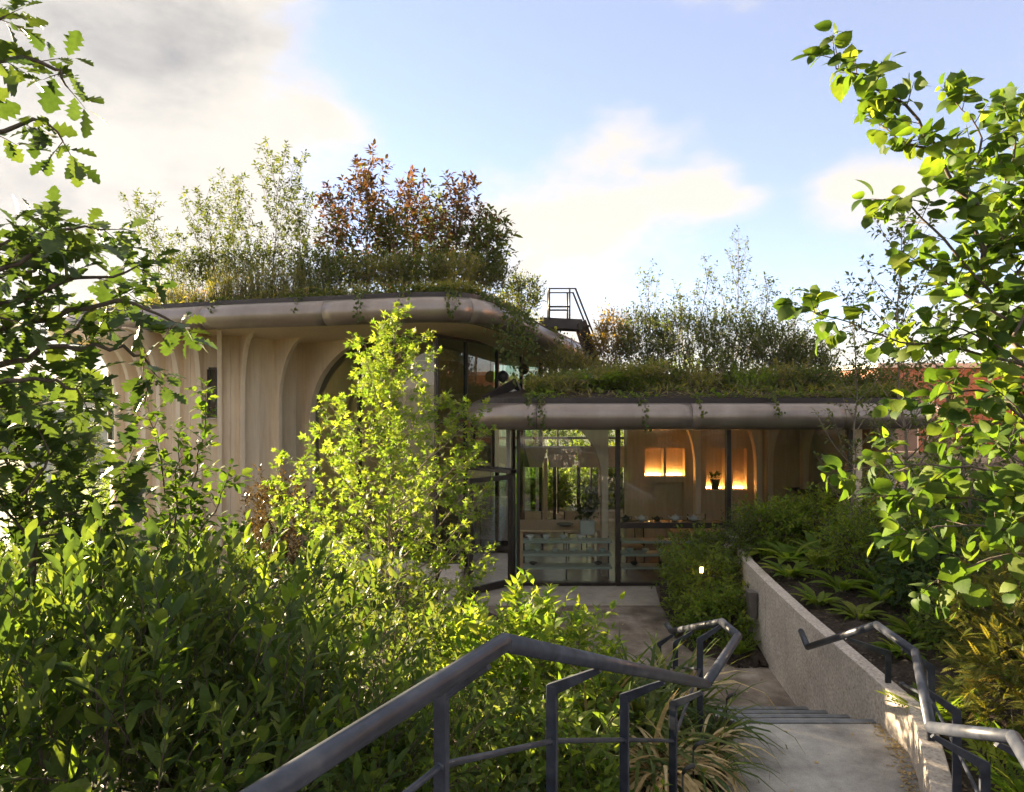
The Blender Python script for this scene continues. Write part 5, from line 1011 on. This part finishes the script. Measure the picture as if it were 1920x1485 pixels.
for i, (px, pe, Y, st_, lab) in enumerate(((405,575,12.32,1,'short ivy trail over the roof edge above the drum'),(675,605,11.52,2,'ivy trail over the tube left of the yellow tree top'),(752,612,11.34,2,'ivy trail just above the tip of the yellow tree'),(842,590,11.24,3,'ivy trail at the curved corner of the upper roof'),(560,580,11.85,1,'tiny ivy trail over the upper tube at a panel joint'))):
    ivy(lab, over(px, pe, Y, 4.75, 0), 420+i, 34, .05, .06, st_)
def side_over(t, drop, n):           # over the receding side of the upper roof
    a = np.array((-.42,11.85,4.74)); b = np.array((1.55,16.4,4.36)); q = a+(b-a)*t; o = np.array((.92,-.39,0)); return [q-o*.5+np.array((0,0,.33)), q+np.array((0,0,.30)), q+o*.16+np.array((0,0,.18)), q+o*.235, q+o*.23+np.array((0,0,-drop*.5)), q+o*.22+np.array((.02,0,-drop))]
for i, (t, drop, s, lab) in enumerate(((.02,.75,7,'thick curtain of ivy hanging at the corner of the upper roof'),(.12,1.15,6,'longest ivy curtain hanging below the upper roof corner'),(.20,.8,5,'ivy curtain right of the longest one'),(.30,.5,3,'ivy trail midway along the receding roof edge'),(.62,.35,2,'small ivy trail near the roof stair'))):
    ivy(lab, side_over(t, drop, s), 440+i, 70, .12, .065, s)
for i, (px, pe, st_, lab) in enumerate(((990,790,3,'ivy trail at the left end of the lower tube'),(1015,800,3,'ivy trail hanging right of the first on the lower tube'),(1207,805,3,'ivy trail in the middle of the lower tube'),(1310,770,1,'short ivy trail over the lower roof edge right of the middle one'),(1450,768,1,'short ivy trail above a joint of the lower tube'))):
    ivy(lab, over(px, pe, 11.02, 3.0, 0), 450+i, 46, .05, .055, st_)

# ================================================================== planting beyond and far woods
for i, (x, y, c, rad, lab) in enumerate(((1.3,22.2,1.3,(1.0,.35,1.6),'bright green shrub seen through the pavilion, left one'),(3.1,22.8,1.5,(1.1,.35,1.8),'bright green shrub seen through the pavilion, middle one'),(5.0,23.6,1.4,(1.3,.5,1.8),'bright green shrub seen through the pavilion, right one'),
        (1.0,20.6,.35,(.8,.25,.6),'low lime shrub just outside the far glazing, left one'),(2.9,20.7,.35,(.8,.25,.6),'low lime shrub just outside the far glazing, right one'),(6.6,25.4,2.4,(2.2,1.1,2.5),'taller green bush behind the others seen through the pavilion'))):
    bush('garden_shrub', lab, 'shrub', (x, y, -.12), (x, y, c), rad, 500+i, 'ovate', LF_YELLOW, .17, 480, .4, 7, 0, 55, .1, .7, .6, 8, BARK, zmin=-.1)
for i, (x, y, z, lab) in enumerate(((-9.5,17.5,-1.2,'golden lit bush behind the left end of the pavilion'),(-12.5,20,-1.8,'round bush in the valley side left of the pavilion'),(-14,26,-2.2,'taller bush farther down the valley side'))):
    bush('valley_bush', lab, 'shrub', (x, y, z-.6), (x, y, z+1.3), (1.5,1.2,1.5), 510+i, 'small', LF_FEATHER, .13, 420, .35, 8, 0, 55, .1, .7, .6, 8, BARK)
def far_tree(lab, x, y, z, h, seed, grp, m=LF_ROOF):
    b0 = np.array((x, y, z)); tp = b0+np.array((0,0,h)); rg = np.random.default_rng(seed); lm_ = auto_limbs(rg, [b0, (b0+tp)/2, tp], .16, 40, h*.42, 55, .25, .15, .02)
    return limb_tree('broad_tree', lab, 'tree', b0, lm_, seed, 'small', m, .34, 5, .8, 7, 0, BARK, 60, .0, .9, .1, .1, grp, twig_r=.008)
far_tree('dark tree in the valley, left of the pale long building', -62, 78, -6, 9, 521, 'valley trees', LF_MID)
far_tree('tree in the valley in front of the long pale building', -38, 60, -6, 6.5, 522, 'valley trees', LF_MID)
t_ = far_tree('tall tree behind the viewpoint, mirrored in the right window', 7, -15, 1, 8, 523, 'trees behind the viewpoint')
copy_tree(t_, (0.5, -17, 1), 2.0, 1.1, 'broad tree behind the viewpoint, mirrored in the middle window'); copy_tree(t_, (13, -9, 1), 4.0, 1.0, 'tree behind the viewpoint, farthest right in the mirrored view')
rng = np.random.default_rng(9); n = 9000
x = -900*rng.random(n)+150; y = 150+500*rng.random(n); z = ground_h(x, y)+1.5*rng.random(n)
ro = tag(bpy.data.objects.new('far_wood', bpy.data.meshes.new('far_wood')), 'hazy wooded hillside on the far side of the valley', 'woodland', kind='stuff'); COL.objects.link(ro)
dd = rng.normal(0, 1, (n,3)); dd[:,2] = np.abs(dd[:,2])+.4
for k in range(3): leaves(ro, 'round', LF_MID, np.stack([x, y, z+2.0*k], 1)+rng.normal(0, 1.2, (n,3)), dd, rng.normal(0, 1, (n,3)), 4+3*rng.random(n), 0, rng, 'canopy')

# ------------------------------------------------------------------ hazy air over the valley
mb = MB(); mb.box(-2900, 2900, -2900, 2900, -12, 34); hz = mb.build('haze', bpy.data.materials.new('haze_air')); tag(hz, 'thin warm evening haze in the air over the valley', 'haze', kind='stuff')
m = bpy.data.materials['haze_air']; m.use_nodes = True; n = m.node_tree.nodes; n.remove(n['Principled BSDF']); v_ = n.new('ShaderNodeVolumePrincipled'); v_.inputs['Density'].default_value = .00022; v_.inputs['Color'].default_value = (.95,.93,.9,1); v_.inputs['Anisotropy'].default_value = 0
m.node_tree.links.new(v_.outputs[0], n['Material Output'].inputs['Volume'])
